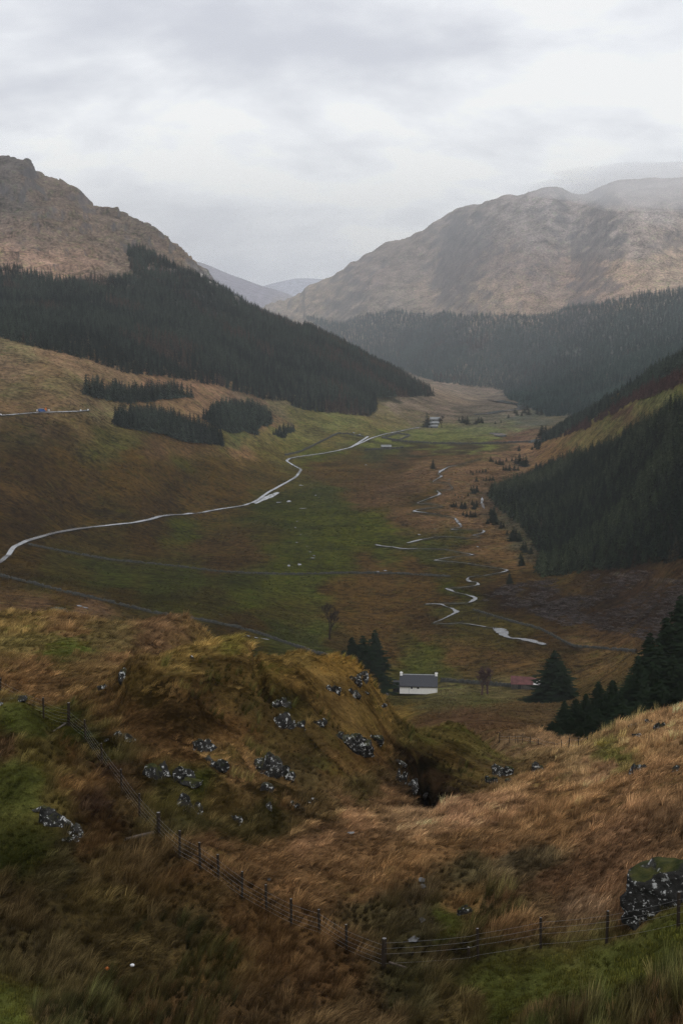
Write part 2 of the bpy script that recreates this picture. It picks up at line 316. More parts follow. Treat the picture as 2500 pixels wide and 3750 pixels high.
# ---------------------------------------------------------------- what grows where (ground cover colours)
EXT, AIR = 6.0e-5, np.array([0.60, 0.62, 0.68])
COVER = [ # (picture x, picture y, colour seen there)
 (60,2340,(66,74,32)),(0,2345,(60,70,30)),(130,2345,(72,60,38)),(350,2340,(66,50,30)),(600,2330,(60,46,28)),(850,2330,(58,45,28)),(1050,2330,(60,50,28)),(1300,2330,(66,50,32)),(1500,2335,(64,48,30)),
 (100,2200,(52,44,26)),(300,2200,(60,50,28)),(500,2200,(66,52,28)),(700,2230,(70,50,30)),(950,2280,(48,44,26)),(1020,2200,(44,36,22)),(1150,2280,(58,60,24)),(1250,2260,(64,68,26)),(1350,2290,(60,64,24)),(1450,2200,(70,68,30)),(1540,2150,(74,72,32)),(1560,2250,(66,58,32)),
 (50,2080,(54,44,26)),(250,2080,(62,52,28)),(420,2060,(64,50,28)),(560,2120,(72,46,26)),(450,2140,(52,44,26)),(650,2170,(80,52,30)),(770,2230,(66,48,28)),
 (50,1960,(40,44,20)),(130,1990,(48,42,24)),(220,1930,(60,42,24)),(250,2000,(62,50,28)),(350,1980,(56,44,26)),(420,2020,(70,46,26)),
 (20,1800,(66,72,26)),(70,1770,(70,74,28)),(120,1830,(74,64,32)),(180,1800,(82,60,34)),(220,1770,(60,30,20)),(230,1860,(52,28,20)),(20,1720,(64,46,30)),(100,1700,(58,50,24)),(60,1640,(66,76,26)),(90,1660,(60,66,24)),(150,1720,(72,52,28)),
 (170,1690,(48,52,22)),(210,1740,(52,48,24)),(260,1830,(62,48,28)),(300,1870,(68,54,32)),(330,1900,(58,50,28)),
 (380,1700,(74,54,32)),(300,1650,(72,52,30)),(250,1620,(76,58,34)),(330,1580,(70,56,28)),(400,1530,(96,78,42)),(480,1500,(104,84,44)),(540,1490,(90,80,38)),(570,1510,(96,76,42)),(510,1540,(58,46,24)),(480,1550,(62,50,26)),(600,1560,(84,68,34)),(700,1520,(86,70,36)),(780,1530,(104,80,38)),(690,1560,(90,70,36)),
 (560,1600,(80,64,34)),(440,1600,(66,50,28)),(420,1650,(60,46,26)),(520,1660,(76,56,32)),(600,1640,(62,50,28)),(680,1620,(58,50,26)),(760,1610,(84,66,36)),(850,1640,(90,72,38)),(920,1640,(84,68,36)),(960,1690,(66,58,30)),(1030,1690,(64,56,28)),(1060,1720,(58,50,26)),(1000,1740,(70,56,30)),(1080,1780,(70,58,32)),(1120,1730,(74,66,36)),(1150,1790,(80,64,40)),
 (700,1700,(62,50,28)),(780,1760,(70,52,30)),(830,1740,(78,56,32)),(720,1780,(60,50,30)),(850,1810,(62,52,30)),(900,1830,(88,66,44)),(960,1790,(44,30,20)),(985,1800,(18,12,8)),(990,1820,(18,12,9)),(975,1770,(18,13,9)),(968,1755,(22,16,10)),(1000,1830,(24,16,11)),(1010,1790,(40,28,20)),  # near-black entries are the gully: dark peat with the hollow's shade painted in
 (400,1720,(86,64,38)),(470,1730,(100,78,46)),(540,1790,(100,76,48)),(420,1800,(66,62,28)),(380,1830,(60,54,26)),(480,1850,(66,54,28)),(560,1840,(78,62,36)),(640,1840,(86,66,40)),(600,1870,(58,52,28)),(450,1890,(54,50,28)),(540,1900,(60,52,28)),(700,1860,(70,56,34)),
 (500,1950,(92,60,38)),(620,1960,(100,64,40)),(700,1920,(116,82,56)),(800,1880,(120,90,62)),(820,1960,(104,66,42)),(700,2030,(92,58,36)),(850,2040,(84,58,36)),(930,1990,(96,62,38)),(980,2060,(56,46,30)),(960,2120,(50,44,28)),(870,2100,(60,52,32)),(1020,2110,(60,56,34)),
 (950,1880,(122,96,68)),(1050,1870,(130,98,70)),(1150,1850,(118,84,58)),(1050,1930,(106,68,42)),(1150,1950,(96,66,42)),(1250,1900,(104,70,44)),(1200,1980,(70,60,42)),(1100,2000,(66,58,38)),(1280,2020,(84,62,42)),(1350,1930,(98,68,46)),(1450,1900,(100,72,50)),(1420,2000,(88,64,44)),(1350,2080,(96,76,56)),(1250,2080,(82,64,42)),(1450,2100,(86,62,42)),(1180,2110,(78,58,36)),(1060,2080,(88,66,38)),
 (1400,1800,(112,78,50)),(1500,1800,(108,76,50)),(1550,1880,(84,64,44)),(1300,1830,(114,76,48)),(1350,1770,(122,94,66)),(1450,1720,(120,92,60)),(1550,1680,(126,98,66)),(1540,1650,(130,100,68)),(1250,1800,(110,74,48)),(1420,1690,(116,92,62)),(1300,1760,(104,84,56)),(1220,1740,(86,70,46)),(1150,1760,(72,60,38)),(1180,1720,(100,80,56)),(1260,1715,(112,88,62)),(1400,1740,(82,76,40)),
 (20,1580,(96,68,42)),(100,1580,(100,76,48)),(200,1580,(98,76,46)),(60,1530,(92,64,40)),(200,1530,(86,68,42)),(280,1510,(90,68,44)),(50,1480,(86,76,42)),(150,1490,(78,74,38)),(250,1470,(84,72,44)),(50,1430,(98,80,46)),(150,1440,(94,72,46)),(350,1460,(84,64,44)),
 (1000,1660,(68,52,36)),(1080,1650,(78,52,38)),(1150,1660,(76,58,40)),(1000,1615,(70,62,42)),(1100,1610,(72,66,42)),(1200,1620,(76,62,42)),(1250,1640,(72,58,40)),(900,1600,(64,56,36)),
 (1050,1590,(84,74,52)),(1150,1590,(86,74,52)),(1350,1580,(76,62,40)),(1380,1540,(88,70,46)),(1420,1520,(84,68,44)),(1320,1520,(80,64,42)),
 (980,1520,(62,60,36)),(1000,1480,(58,60,34)),(950,1530,(56,58,34)),(1050,1500,(80,60,40)),(1150,1520,(78,60,40)),(1100,1540,(72,60,40)),(1000,1465,(76,54,38)),(900,1450,(74,52,36)),(920,1500,(72,54,36)),
 (720,1480,(50,52,34)),(650,1450,(48,50,32)),(780,1480,(60,50,34)),(700,1420,(60,54,34)),(750,1450,(62,66,38)),(830,1430,(76,54,36)),(900,1400,(74,52,36)),(800,1390,(74,50,34)),(650,1400,(56,50,32)),(560,1430,(56,46,30)),(200,1410,(86,52,40)),(80,1400,(92,56,42)),(20,1390,(78,56,40)),(150,1385,(60,48,32)),
 (480,1370,(54,48,30)),(550,1370,(58,58,32)),(400,1380,(50,46,28)),(300,1370,(54,46,30)),(250,1320,(52,52,30)),(350,1340,(44,52,28)),(450,1330,(42,54,28)),(550,1340,(44,52,30)),(650,1340,(56,60,34)),(720,1350,(62,62,36)),(780,1350,(70,54,36)),(150,1300,(54,48,30)),(80,1280,(58,48,32)),(30,1320,(52,44,28)),(100,1340,(52,46,28)),
 (850,1350,(74,50,36)),(950,1350,(76,52,36)),(1000,1390,(70,52,36)),(1050,1400,(60,54,36)),(1100,1430,(62,54,36)),(1200,1420,(56,42,32)),(1180,1450,(60,52,34)),(1000,1430,(58,46,34)),(1060,1350,(56,54,34)),(1100,1340,(62,52,34)),
 (1200,1340,(64,50,36)),(1150,1370,(52,38,34)),(1250,1380,(48,36,32)),(1350,1350,(52,42,34)),(1450,1340,(54,42,36)),(1540,1340,(58,46,36)),(1300,1330,(68,56,38)),(1400,1420,(50,40,34)),(1500,1400,(52,40,34)),(1350,1450,(68,52,38)),(1330,1470,(92,74,52)),(1430,1470,(80,62,44)),(1300,1490,(50,42,32)),(1500,1450,(60,46,36)),(1280,1440,(60,46,34)),
 (520,1290,(66,46,34)),(450,1250,(66,46,34)),(550,1250,(72,48,38)),(600,1220,(58,52,34)),(420,1220,(58,60,34)),(350,1240,(62,48,32)),(250,1240,(58,50,32)),(650,1270,(56,58,34)),(700,1300,(58,58,34)),(760,1280,(52,62,36)),(720,1230,(44,60,34)),(800,1220,(46,66,36)),(850,1200,(48,68,38)),(780,1170,(52,62,40)),(680,1180,(48,60,36)),(600,1170,(54,58,36)),(850,1240,(54,64,36)),(900,1215,(52,66,38)),
 (850,1290,(74,50,38)),(950,1300,(76,52,38)),(1050,1310,(62,54,36)),(900,1260,(60,60,38)),(1000,1270,(58,56,38)),(1100,1260,(90,60,46)),(1150,1240,(92,62,46)),(1150,1280,(88,60,44)),(1050,1240,(64,58,40)),(1000,1200,(92,64,50)),(950,1190,(88,62,48)),(1080,1190,(96,76,58)),(1100,1210,(90,68,52)),(970,1150,(66,56,42)),(1050,1150,(96,70,54)),(1020,1120,(92,68,54)),
 (850,1150,(82,60,48)),(750,1130,(58,62,44)),(900,1130,(82,58,48)),(820,1110,(76,58,46)),(950,1090,(90,66,54)),(850,1080,(78,60,48)),(1020,1085,(94,70,56)),(1100,1085,(96,72,58)),(1060,1060,(88,70,56)),(900,1060,(70,56,48)),(800,1070,(70,60,46)),(750,1080,(74,60,46)),(730,1055,(70,70,46)),(980,1050,(76,62,52)),(850,1045,(62,60,50)),(950,1035,(60,56,50)),
 (1050,1035,(64,58,52)),(1150,1030,(72,66,56)),(1150,1045,(100,80,66)),(1200,1030,(108,86,70)),(900,1025,(66,80,54)),(1000,1025,(74,86,58)),(1100,1024,(82,92,62)),(950,1005,(84,90,62)),(1020,1005,(88,94,64)),(1080,1000,(86,90,64)),(930,992,(94,92,70)),(1180,1005,(94,72,66)),(1150,1012,(92,74,64)),(1190,995,(90,74,66)),(1180,985,(98,100,76)),(1100,985,(90,92,70)),
 (870,1003,(86,92,58)),(830,985,(92,86,62)),(760,1000,(90,80,58)),(780,970,(92,90,64)),(700,980,(88,82,60)),(900,970,(96,88,66)),(850,965,(98,88,66)),(950,960,(96,86,70)),(920,930,(108,94,80)),(1000,940,(104,90,78)),(980,920,(96,84,74)),(1060,945,(84,76,68)),(1050,915,(120,102,86)),(1000,895,(124,106,90)),(1050,880,(118,104,92)),(1120,900,(112,98,86)),(1120,930,(94,84,76)),(1120,960,(86,82,72)),(1200,965,(78,80,74)),(1160,945,(100,90,80)),
 (20,1230,(58,46,32)),(60,1200,(56,44,32)),(150,1190,(60,50,34)),(250,1180,(58,50,34)),(350,1170,(60,48,34)),(450,1150,(76,54,40)),(520,1130,(72,54,40)),(560,1110,(70,58,42)),(600,1080,(72,62,44)),(640,1040,(84,74,52)),(500,1080,(66,56,40)),(400,1100,(64,52,38)),(420,1060,(66,60,42)),(300,1080,(66,54,38)),(200,1100,(60,50,34)),(100,1120,(62,48,34)),(20,1130,(70,50,38)),(50,1080,(56,46,34)),(150,1050,(64,52,38)),
 (350,1040,(80,62,48)),(430,1035,(86,66,50)),(560,1035,(108,82,62)),(620,1020,(96,84,60)),(550,1010,(84,82,58)),(650,1010,(92,86,60)),(250,1020,(72,66,46)),(150,1000,(60,52,42)),(50,1000,(58,52,42)),(100,975,(76,64,50)),(200,975,(82,70,52)),(30,980,(70,60,46)),
 (30,930,(98,80,62)),(120,930,(96,80,62)),(200,920,(92,78,62)),(230,940,(98,84,66)),(50,890,(88,76,60)),(150,880,(96,82,64)),(30,850,(100,84,68)),(100,850,(98,82,64)),(200,850,(106,88,70)),(50,810,(104,90,72)),(150,820,(112,92,74)),(280,870,(108,90,72)),(400,890,(114,90,74)),(500,905,(112,90,74)),(420,925,(110,90,70)),(560,920,(98,84,72)),(640,935,(92,84,70)),(600,970,(104,84,68)),(620,925,(98,84,72)),
 (100,720,(58,60,58)),(300,720,(58,60,58)),(500,760,(58,60,58)),(700,850,(60,60,58)),(900,890,(62,62,58)),(600,850,(60,58,54)),(450,660,(62,66,64)),
 (30,590,(132,104,88)),(120,615,(140,108,90)),(200,610,(118,96,82)),(250,600,(112,96,84)),(50,540,(110,94,84)),(150,520,(106,92,82)),(250,540,(108,94,84)),(50,460,(94,88,84)),(20,420,(92,86,84)),(100,430,(104,92,84)),(150,450,(106,92,84)),(300,520,(102,90,82)),(360,550,(104,90,82)),(420,590,(112,96,84)),(20,370,(94,88,86)),(330,540,(100,90,82)),
 (800,720,(128,118,112)),(700,690,(140,126,116)),(900,680,(128,118,112)),(1000,680,(134,120,112)),(850,640,(128,116,112)),(950,600,(124,114,110)),(1050,640,(126,114,110)),(1100,690,(138,122,110)),(1200,690,(138,120,108)),(1150,600,(124,112,108)),(1250,640,(128,114,108)),(1350,650,(140,120,110)),(1450,640,(146,126,112)),(1540,610,(148,130,116)),(1100,530,(126,118,116)),(1250,520,(128,120,118)),(1400,540,(136,126,122)),(1500,560,(140,128,122)),(1250,470,(138,130,130)),(1500,470,(146,138,136)),
 (1000,800,(76,82,84)),(1200,800,(78,86,88)),(1400,800,(86,92,92)),(1540,760,(92,98,100)),(1200,880,(74,78,78)),(1350,930,(74,76,76)),
 (1320,1010,(98,86,62)),(1400,965,(92,84,60)),(1500,910,(84,80,58)),(1250,1030,(108,86,66)),(1300,1000,(104,86,66)),(1450,930,(96,86,62)),(1550,895,(80,76,52)),(1270,1045,(100,80,60)),(1420,950,(80,60,54)),(1540,870,(78,56,52)),
 (1300,1100,(40,40,32)),(1400,1100,(40,40,32)),(1500,1050,(38,38,30)),(1300,1250,(42,38,32)),(1450,1250,(40,36,32)),(1540,1150,(40,38,30)),(1200,1150,(44,42,36)),(1160,1190,(66,60,56)),(1200,1240,(66,60,54)),(1220,1255,(64,58,52)),(1115,1160,(72,62,54)),(1180,1215,(66,60,54)),
 (480,640,(150,140,150)),(560,660,(140,136,148)),(680,645,(165,165,180)),(1540,1560,(60,50,36)),(1450,1600,(56,48,34)),(1350,1640,(60,50,36)),
]
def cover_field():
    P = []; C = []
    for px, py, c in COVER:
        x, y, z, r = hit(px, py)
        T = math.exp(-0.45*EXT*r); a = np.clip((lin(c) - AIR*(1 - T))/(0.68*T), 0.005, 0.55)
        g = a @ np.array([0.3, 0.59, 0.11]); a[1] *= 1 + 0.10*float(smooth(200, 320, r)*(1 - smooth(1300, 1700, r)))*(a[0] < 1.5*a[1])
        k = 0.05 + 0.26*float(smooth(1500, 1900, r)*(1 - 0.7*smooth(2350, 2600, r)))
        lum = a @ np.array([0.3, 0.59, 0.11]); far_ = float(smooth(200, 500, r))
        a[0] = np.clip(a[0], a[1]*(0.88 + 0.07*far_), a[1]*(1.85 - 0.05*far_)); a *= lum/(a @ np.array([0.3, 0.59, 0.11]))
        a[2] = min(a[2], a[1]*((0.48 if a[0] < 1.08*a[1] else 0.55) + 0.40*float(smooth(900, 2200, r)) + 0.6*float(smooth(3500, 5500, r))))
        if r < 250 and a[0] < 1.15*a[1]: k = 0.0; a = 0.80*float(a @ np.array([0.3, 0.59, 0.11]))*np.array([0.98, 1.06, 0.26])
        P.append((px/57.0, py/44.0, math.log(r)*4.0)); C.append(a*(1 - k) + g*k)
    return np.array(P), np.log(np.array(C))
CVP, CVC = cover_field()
def cover(x, y, z):
    """ground cover colour (linear) at world points, with frayed patch edges"""
    sh = np.shape(x); x = np.asarray(x, float).ravel(); y = np.asarray(y, float).ravel(); z = np.asarray(z, float).ravel()
    r = np.hypot(x, y); px, py = project(x, np.where(y > 1, y, 1.0), z)
    px = np.clip(px, -400, 1968)/57.0; py = np.clip(py, 200, 2500)/44.0; v = np.log(r)*4.0
    f = smooth(120, 400, r)                                  # fraying grows with distance
    wa = fbm(x, y, 3.2, 4, 51)*(1 - f) + fbm(x, y, 34, 5, 53)*f
    wb = fbm(x + 40, y, 3.2, 4, 52)*(1 - f) + fbm(x + 400, y, 34, 5, 54)*f
    px = px + 1.1*wa; py = py + 0.9*wb*(1 - 0.45*f)
    out = np.empty((len(px), 3))
    for i in range(0, len(px), 16000):
        s = slice(i, i + 16000)
        d2 = (px[s, None] - CVP[None, :, 0])**2 + (py[s, None] - CVP[None, :, 1])**2 + (v[s, None] - CVP[None, :, 2])**2 + 0.02
        k = np.argpartition(d2, 7, axis=1)[:, :7]; dd = np.take_along_axis(d2, k, 1)
        wt = dd**-2.0; wt /= wt.sum(1, keepdims=True)
        out[s] = np.exp((CVC[k]*wt[..., None]).sum(1))
    return out.reshape(sh + (3,))
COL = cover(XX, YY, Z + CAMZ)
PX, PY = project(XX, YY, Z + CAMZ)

# ---------------------------------------------------------------- lines in the landscape, read off the photograph
ROADS = {
 'glen_road': (3.9, [(-60,1318),(0,1293),(20,1276),(32,1258),(65,1243),(125,1226),(210,1211),(300,1203),(340,1196),(370,1187),(405,1183),(435,1181),(465,1178),(500,1171),(560,1162),(590,1151),(615,1132),(650,1113),(680,1096),(692,1079),(677,1071),(658,1060),(664,1054),(682,1050),(710,1046),(740,1042),(772,1036),(802,1029),(833,1016),(849,1008),(881,998),(913,992),(945,985),(973,980)]),
 'farm_track': (3.4, [(806,1028),(822,1018),(836,1009),(845,1003)]),
 'far_river': (14.0, [(1089,953),(1121,951),(1153,945),(1185,942),(1201,938),(1196,931),(1169,926),(1140,921),(1127,916)]),
 'hill_road': (6.5, [(-60,957),(0,955),(20,954),(54,951),(90,948),(140,947),(180,946),(206,944)]),
}
BURN = [(1250,1482,5),(1212,1471,6),(1190,1468,4),(1171,1467,3),(1160,1462,5),(1153,1453,10),(1145,1446,8),(1128,1443,2.5),(1085,1436,3),(1061,1432,1.5),(1025,1434,1.2),(992,1432,1.6),(1013,1425,2.6),(1037,1413,3.2),(1049,1406,5),(1037,1398,3),(1025,1395,1),(1014,1389,4),(990,1388,3),(974,1389,3),(1013,1387,2),(1050,1387,1.6),(1075,1386,2),(1084,1382,4.5),(1093,1375,5.5),(1082,1370,4),(1063,1365,1.6),(1045,1362,1.2),(1033,1356,5),(1022,1353,3),(1037,1352,1.5),(1061,1350,2),(1085,1347,1.2),(1099,1344,4.5),(1094,1338,2),(1078,1337,5),(1072,1332,4.5),(1075,1327,1),(1090,1324,1),(1109,1324,2),(1130,1319,2.6),(1150,1316,4),(1166,1311,3.6),(1152,1307,1.2),(1118,1302,1.6),(1066,1294,1.2),(1037,1291,1.4),(993,1288,3.5),(1032,1281,2.6),(1065,1277,1.5),(1088,1275,3.5),(1060,1270,1),(1018,1262,1.3),(970,1261,1.5),(928,1262,4.2),(900,1257,3.2),(878,1255,3.6),(862,1252,5)]
BURN2 = [(935,1248,4),(954,1243,5),(998,1234,1.6),(1029,1233,1.2),(1074,1236,1.6),(1102,1234,1.2),(1085,1230,4),(1100,1227,2),(1112,1222,4.5),(1108,1218,2),(1070,1217,1.2),(1035,1218,3.6),(1042,1214,1.2),(1060,1211,3),(1053,1203,5),(1048,1196,5),(1044,1190,2),(1012,1184,1.6),(984,1179,2),(947,1175,5),(962,1170,1.6),(1018,1164,1.2),(1000,1159,1.2),(954,1157,3),(982,1146,2),(1012,1135,5.5),(1001,1127,2),(1040,1124,1.4),(1030,1110,1.4),(990,1108,2),(1015,1094,4.5),(1005,1090,2),(1012,1082,5.5),(1031,1072,5),(1055,1068,2),(1100,1055,1.5)]
FARBURN = [(1122,996,4),(1132,996,7),(1144,999,9),(1153,1004,7),(1150,1004,2)]
FARBURN2 = [(1218,1012,6),(1232,1013,9),(1248,1016,8)]
RIGHTBURN = [(1106,1143,2),(1107,1150,5),(1105,1156,4),(1109,1163,5),(1112,1170,2)]
POOLS = [(640,1154,6,14),(663,1152,6,20),(695,1168,7,6),(691,1115,6,14),(718,1282,4,5),(712,1268,2.6,4),(721,1276,2.6,3),(687,1297,3,14),(663,1300,2.5,12),(681,1246,2.4,4),(690,1228,1.6,4),(705,1255,1.6,3),(733,1142,2,9),(725,1138,1.5,9),(678,1212,1.4,7),(682,1198,1.4,7),(507,1412,3,8),(511,1417,2,4),(570,1461,2,3),(588,1465,2.4,3),(602,1467,1.8,2.5),(555,1456,2.2,4),(612,1469,3,5),(884,1311,3,6),(868,1313,2.5,5),(1096,1256,2.2,6),(998,1215,2,4),(962,1228,2.5,5),(812,994,3.5,10),(826,998,3.5,9),(840,1068,3,8),(182,1392,3,5),(196,1396,3,4),(540,843+598,2,4),(1030,1102,3,6),(1008,1080,3.5,8)]
TRACE = [[(1400,1316),(1425,1320),(1455,1328),(1475,1333)],[(1500,1332),(1540,1335),(1600,1337)]]
FIELD_WALLS = {
 'lower': [(0,1323),(75,1341),(150,1361),(250,1383),(350,1408),(450,1423),(540,1441),(600,1458),(650,1476),(725,1501),(784,1518)],
 'upper': [(65,1251),(150,1268),(250,1286),(375,1298),(500,1313),(575,1318),(675,1320),(784,1317),(909,1318),(1034,1325)],
 'right': [(1085,1401),(1123,1413),(1181,1430),(1217,1439),(1241,1446),(1265,1458),(1294,1475),(1320,1486),(1380,1490),(1460,1497)],
 'cottage': [(1012,1566),(1035,1567),(1096,1571),(1134,1575),(1178,1578)],
 'fold': [(877,1006),(911,996),(941,1000),(916,1012),(877,1006)],
 'meadow': [(900,1013),(950,1016),(996,1019),(1105,1020),(1160,1018),(1216,1015)],
 'bank': [(655,1046),(690,1038),(735,1016),(775,996),(800,997),(835,1004)],
 'pens': [(838,1034),(862,1032),(900,1031),(925,1028)],
}
def densify(line, n=6):
    out = []
    for a, b in zip(line[:-1], line[1:]):
        for k in range(n):
            out.append(tuple(a[i] + (b[i] - a[i])*k/n for i in range(len(a))))
    out.append(tuple(line[-1])); return out
def ground_line(line, n=6, rmin=150):
    """picture polyline -> smooth world polyline on the ground"""
    return [hit(p[0], p[1], rmin)[:3] + tuple(p[2:]) for p in densify(line, n)]

# damp, dark sedge banks along the burns; worn verges along the roads
mid_zone = (np.repeat(R[None], len(AZ), 0) > 300)
def tint(mask, colr, k):
    global COL
    m = (mask*k)[..., None]; COL = COL*(1 - m) + np.array(colr)*m
sub = (R > 380) & (R < 2200); ia = (np.abs(np.degrees(AZ)) < 15.6)
ix = np.ix_(ia, sub)
def paint_line(line, half, colr, k):
    d = seg_dist(PX[ix], PY[ix], line)
    m = np.clip(1 - d/half, 0, 1)**0.8*(0.55 + 0.6*vnoise(XX[ix]/5, YY[ix]/5, 77))*k
    m = np.clip(m, 0, 1)[..., None]
    COL[ix] = COL[ix]*(1 - m) + np.array(colr)*m
for b in (BURN, BURN2): paint_line([(p[0], p[1]) for p in b], 5.0, (0.030, 0.028, 0.016), 0.95)
for b in (FARBURN, FARBURN2): paint_line([(p[0], p[1]) for p in b], 3.0, (0.05, 0.05, 0.03), 0.7)
for wl in FIELD_WALLS.values(): paint_line(wl, 3.0, (0.030, 0.030, 0.018), 0.8)
for k_, (w_, l_) in ROADS.items(): paint_line(l_, 4.0, (0.06, 0.055, 0.035), 0.6)
for t_ in TRACE: paint_line(t_, 3.5, (0.13, 0.11, 0.095), 0.9)

# ---------------------------------------------------------------- materials
def new_mat(name):
    m = bpy.data.materials.new(name); m.use_nodes = True
    nt = m.node_tree; return m, nt, nt.nodes['Principled BSDF']
def nmath(nt, op, a, b=None):
    n = nt.nodes.new('ShaderNodeMath'); n.operation = op
    for i, v in enumerate((a, b)):
        if v is None: continue
        if isinstance(v, (int, float)): n.inputs[i].default_value = v
        else: nt.links.new(v, n.inputs[i])
    return n.outputs[0]
def nnoise(nt, vec, scale, detail=4, rough=0.55):
    n = nt.nodes.new('ShaderNodeTexNoise'); n.inputs['Scale'].default_value = scale; n.inputs['Detail'].default_value = detail
    n.inputs['Roughness'].default_value = rough
    if vec is not None: nt.links.new(vec, n.inputs['Vector'])
    return n.outputs[0]
def nramp(nt, fac, stops):
    r = nt.nodes.new('ShaderNodeValToRGB'); e = r.color_ramp.elements
    while len(e) > 1: e.remove(e[-1])
    e[0].position = stops[0][0]; e[0].color = (*stops[0][1], 1)
    for p, c in stops[1:]: q = e.new(p); q.color = (*c, 1)
    nt.links.new(fac, r.inputs[0]); return r.outputs[0]
def nmix(nt, fac, a, b, mode='MIX'):
    n = nt.nodes.new('ShaderNodeMix'); n.data_type = 'RGBA'; n.blend_type = mode
    for s, v in (('Factor', fac), ('A', a), ('B', b)):
        if isinstance(v, (int, float)): n.inputs[s].default_value = v
        elif isinstance(v, tuple): n.inputs[s].default_value = (*v, 1)
        else: nt.links.new(v, n.inputs[s])
    return n.outputs['Result']
def nbump(nt, h, strength, dist):
    b = nt.nodes.new('ShaderNodeBump'); b.inputs['Strength'].default_value = strength; b.inputs['Distance'].default_value = dist
    nt.links.new(h, b.inputs['Height']); return b.outputs[0]
def geo_pos(nt): return nt.nodes.new('ShaderNodeNewGeometry').outputs['Position']

def mat_ground():
    m, nt, b = new_mat('moor_ground')
    at = nt.nodes.new('ShaderNodeAttribute'); at.attribute_name = 'Col'
    pos = geo_pos(nt)
    n_f = nnoise(nt, pos, 2.2, 5, 0.65)                       # blades and stems
    n_g = nnoise(nt, pos, 11.0, 4, 0.7)                       # matted thatch close by
    n_m = nnoise(nt, pos, 0.28, 5, 0.62)                      # tussocks
    n_l = nnoise(nt, pos, 0.035, 5, 0.6)                      # drifts of bracken and bog
    dist = nt.nodes.new('ShaderNodeVectorMath'); dist.operation = 'DISTANCE'
    nt.links.new(pos, dist.inputs[0]); dist.inputs[1].default_value = (0, 0, CAMZ)
    v = nmath(nt, 'ADD', nmath(nt, 'MULTIPLY', n_m, 0.95), nmath(nt, 'MULTIPLY', n_f, 0.55))
    v = nmath(nt, 'ADD', v, nmath(nt, 'MULTIPLY', n_l, 0.7))
    v = nmath(nt, 'SUBTRACT', nmath(nt, 'MULTIPLY', v, 3.3), 2.69)
    v = nmath(nt, 'MULTIPLY', v, nmath(nt, 'ADD', nmath(nt, 'MULTIPLY', n_g, 2.2), -0.15))
    v = nmath(nt, 'MAXIMUM', v, 0.22)
    vs = nt.nodes.new('ShaderNodeVectorMath'); vs.operation = 'SCALE'
    nt.links.new(at.outputs['Color'], vs.inputs[0]); nt.links.new(v, vs.inputs['Scale'])
    # odd green flushes and bleached stems
    g = nramp(nt, nnoise(nt, pos, 0.11, 5, 0.65), [(0.52, (0, 0, 0)), (0.68, (1, 1, 1))])
    c = nmix(nt, nmath(nt, 'MULTIPLY', g, 0.6), vs.outputs[0], nmix(nt, 1.0, vs.outputs[0], (0.72, 1.12, 0.62), 'MULTIPLY'))
    t = nramp(nt, nnoise(nt, pos, 0.75, 4, 0.7), [(0.56, (0, 0, 0)), (0.72, (1, 1, 1))])
    c = nmix(nt, nmath(nt, 'MULTIPLY', t, 0.5), c, nmix(nt, 1.0, c, (1.7, 1.5, 1.35), 'MULTIPLY'))
    # bare rock where the mountainside is steep
    ge = nt.nodes.new('ShaderNodeNewGeometry'); sx = nt.nodes.new('ShaderNodeSeparateXYZ'); nt.links.new(ge.outputs['Normal'], sx.inputs[0])
    st = nmath(nt, 'ADD', sx.outputs[2], nmath(nt, 'MULTIPLY', nmath(nt, 'SUBTRACT', nnoise(nt, pos, 0.022, 7, 0.72), 0.5), 1.25))
    rk = nramp(nt, st, [(0.66, (1, 1, 1)), (0.80, (0, 0, 0))])
    far = nmath(nt, 'GREATER_THAN', dist.outputs['Value'], 1500.0)
    rc = nramp(nt, nnoise(nt, pos, 0.12, 5, 0.7), [(0.35, (0.075, 0.075, 0.085)), (0.7, (0.16, 0.155, 0.16))])
    c = nmix(nt, nmath(nt, 'MULTIPLY', nmath(nt, 'MULTIPLY', rk, far), 0.55), c, rc)
    nt.links.new(c, b.inputs['Base Color']); b.inputs['Roughness'].default_value = 1.0; b.inputs['Specular IOR Level'].default_value = 0.0
    h = nmath(nt, 'ADD', nmath(nt, 'MULTIPLY', n_m, 0.9), nmath(nt, 'ADD', nmath(nt, 'MULTIPLY', n_f, 0.22), nmath(nt, 'MULTIPLY', n_g, 0.06)))
    h = nmath(nt, 'ADD', h, nmath(nt, 'MULTIPLY', nnoise(nt, pos, 0.06, 6, 0.6), 2.5))
    nt.links.new(nbump(nt, h, 1.0, 1.0), b.inputs['Normal'])
    return m
M_GROUND = mat_ground()

# ---------------------------------------------------------------- mesh helpers
def mesh_np(name, co, faces, mat=None, smooth_=True):
    """vertices (n,3) and one array of equal-sized faces -> mesh"""
    me = bpy.data.meshes.new(name); co = np.asarray(co, np.float32); f = np.asarray(faces, np.int32); k = f.shape[1]
    me.vertices.add(len(co)); me.vertices.foreach_set('co', co.ravel())
    me.loops.add(f.size); me.loops.foreach_set('vertex_index', f.ravel())
    me.polygons.add(len(f)); me.polygons.foreach_set('loop_start', np.arange(0, f.size, k, dtype=np.int32))
    if smooth_: me.polygons.foreach_set('use_smooth', np.ones(len(f), bool))
    me.update(); me.validate()
    if mat: me.materials.append(mat)
    return me
def link(name, me, parent=None, loc=None, rot=None, scale=None):
    o = bpy.data.objects.new(name, me); col.objects.link(o)
    if parent: o.parent = parent
    if loc is not None: o.location = loc
    if rot is not None: o.rotation_euler = rot
    if scale is not None: o.scale = scale
    return o
def tag(o, label=None, cat=None, group=None, kind=None):
    if label: o['label'] = label
    if cat: o['category'] = cat
    if group: o['group'] = group
    if kind: o['kind'] = kind
    return o
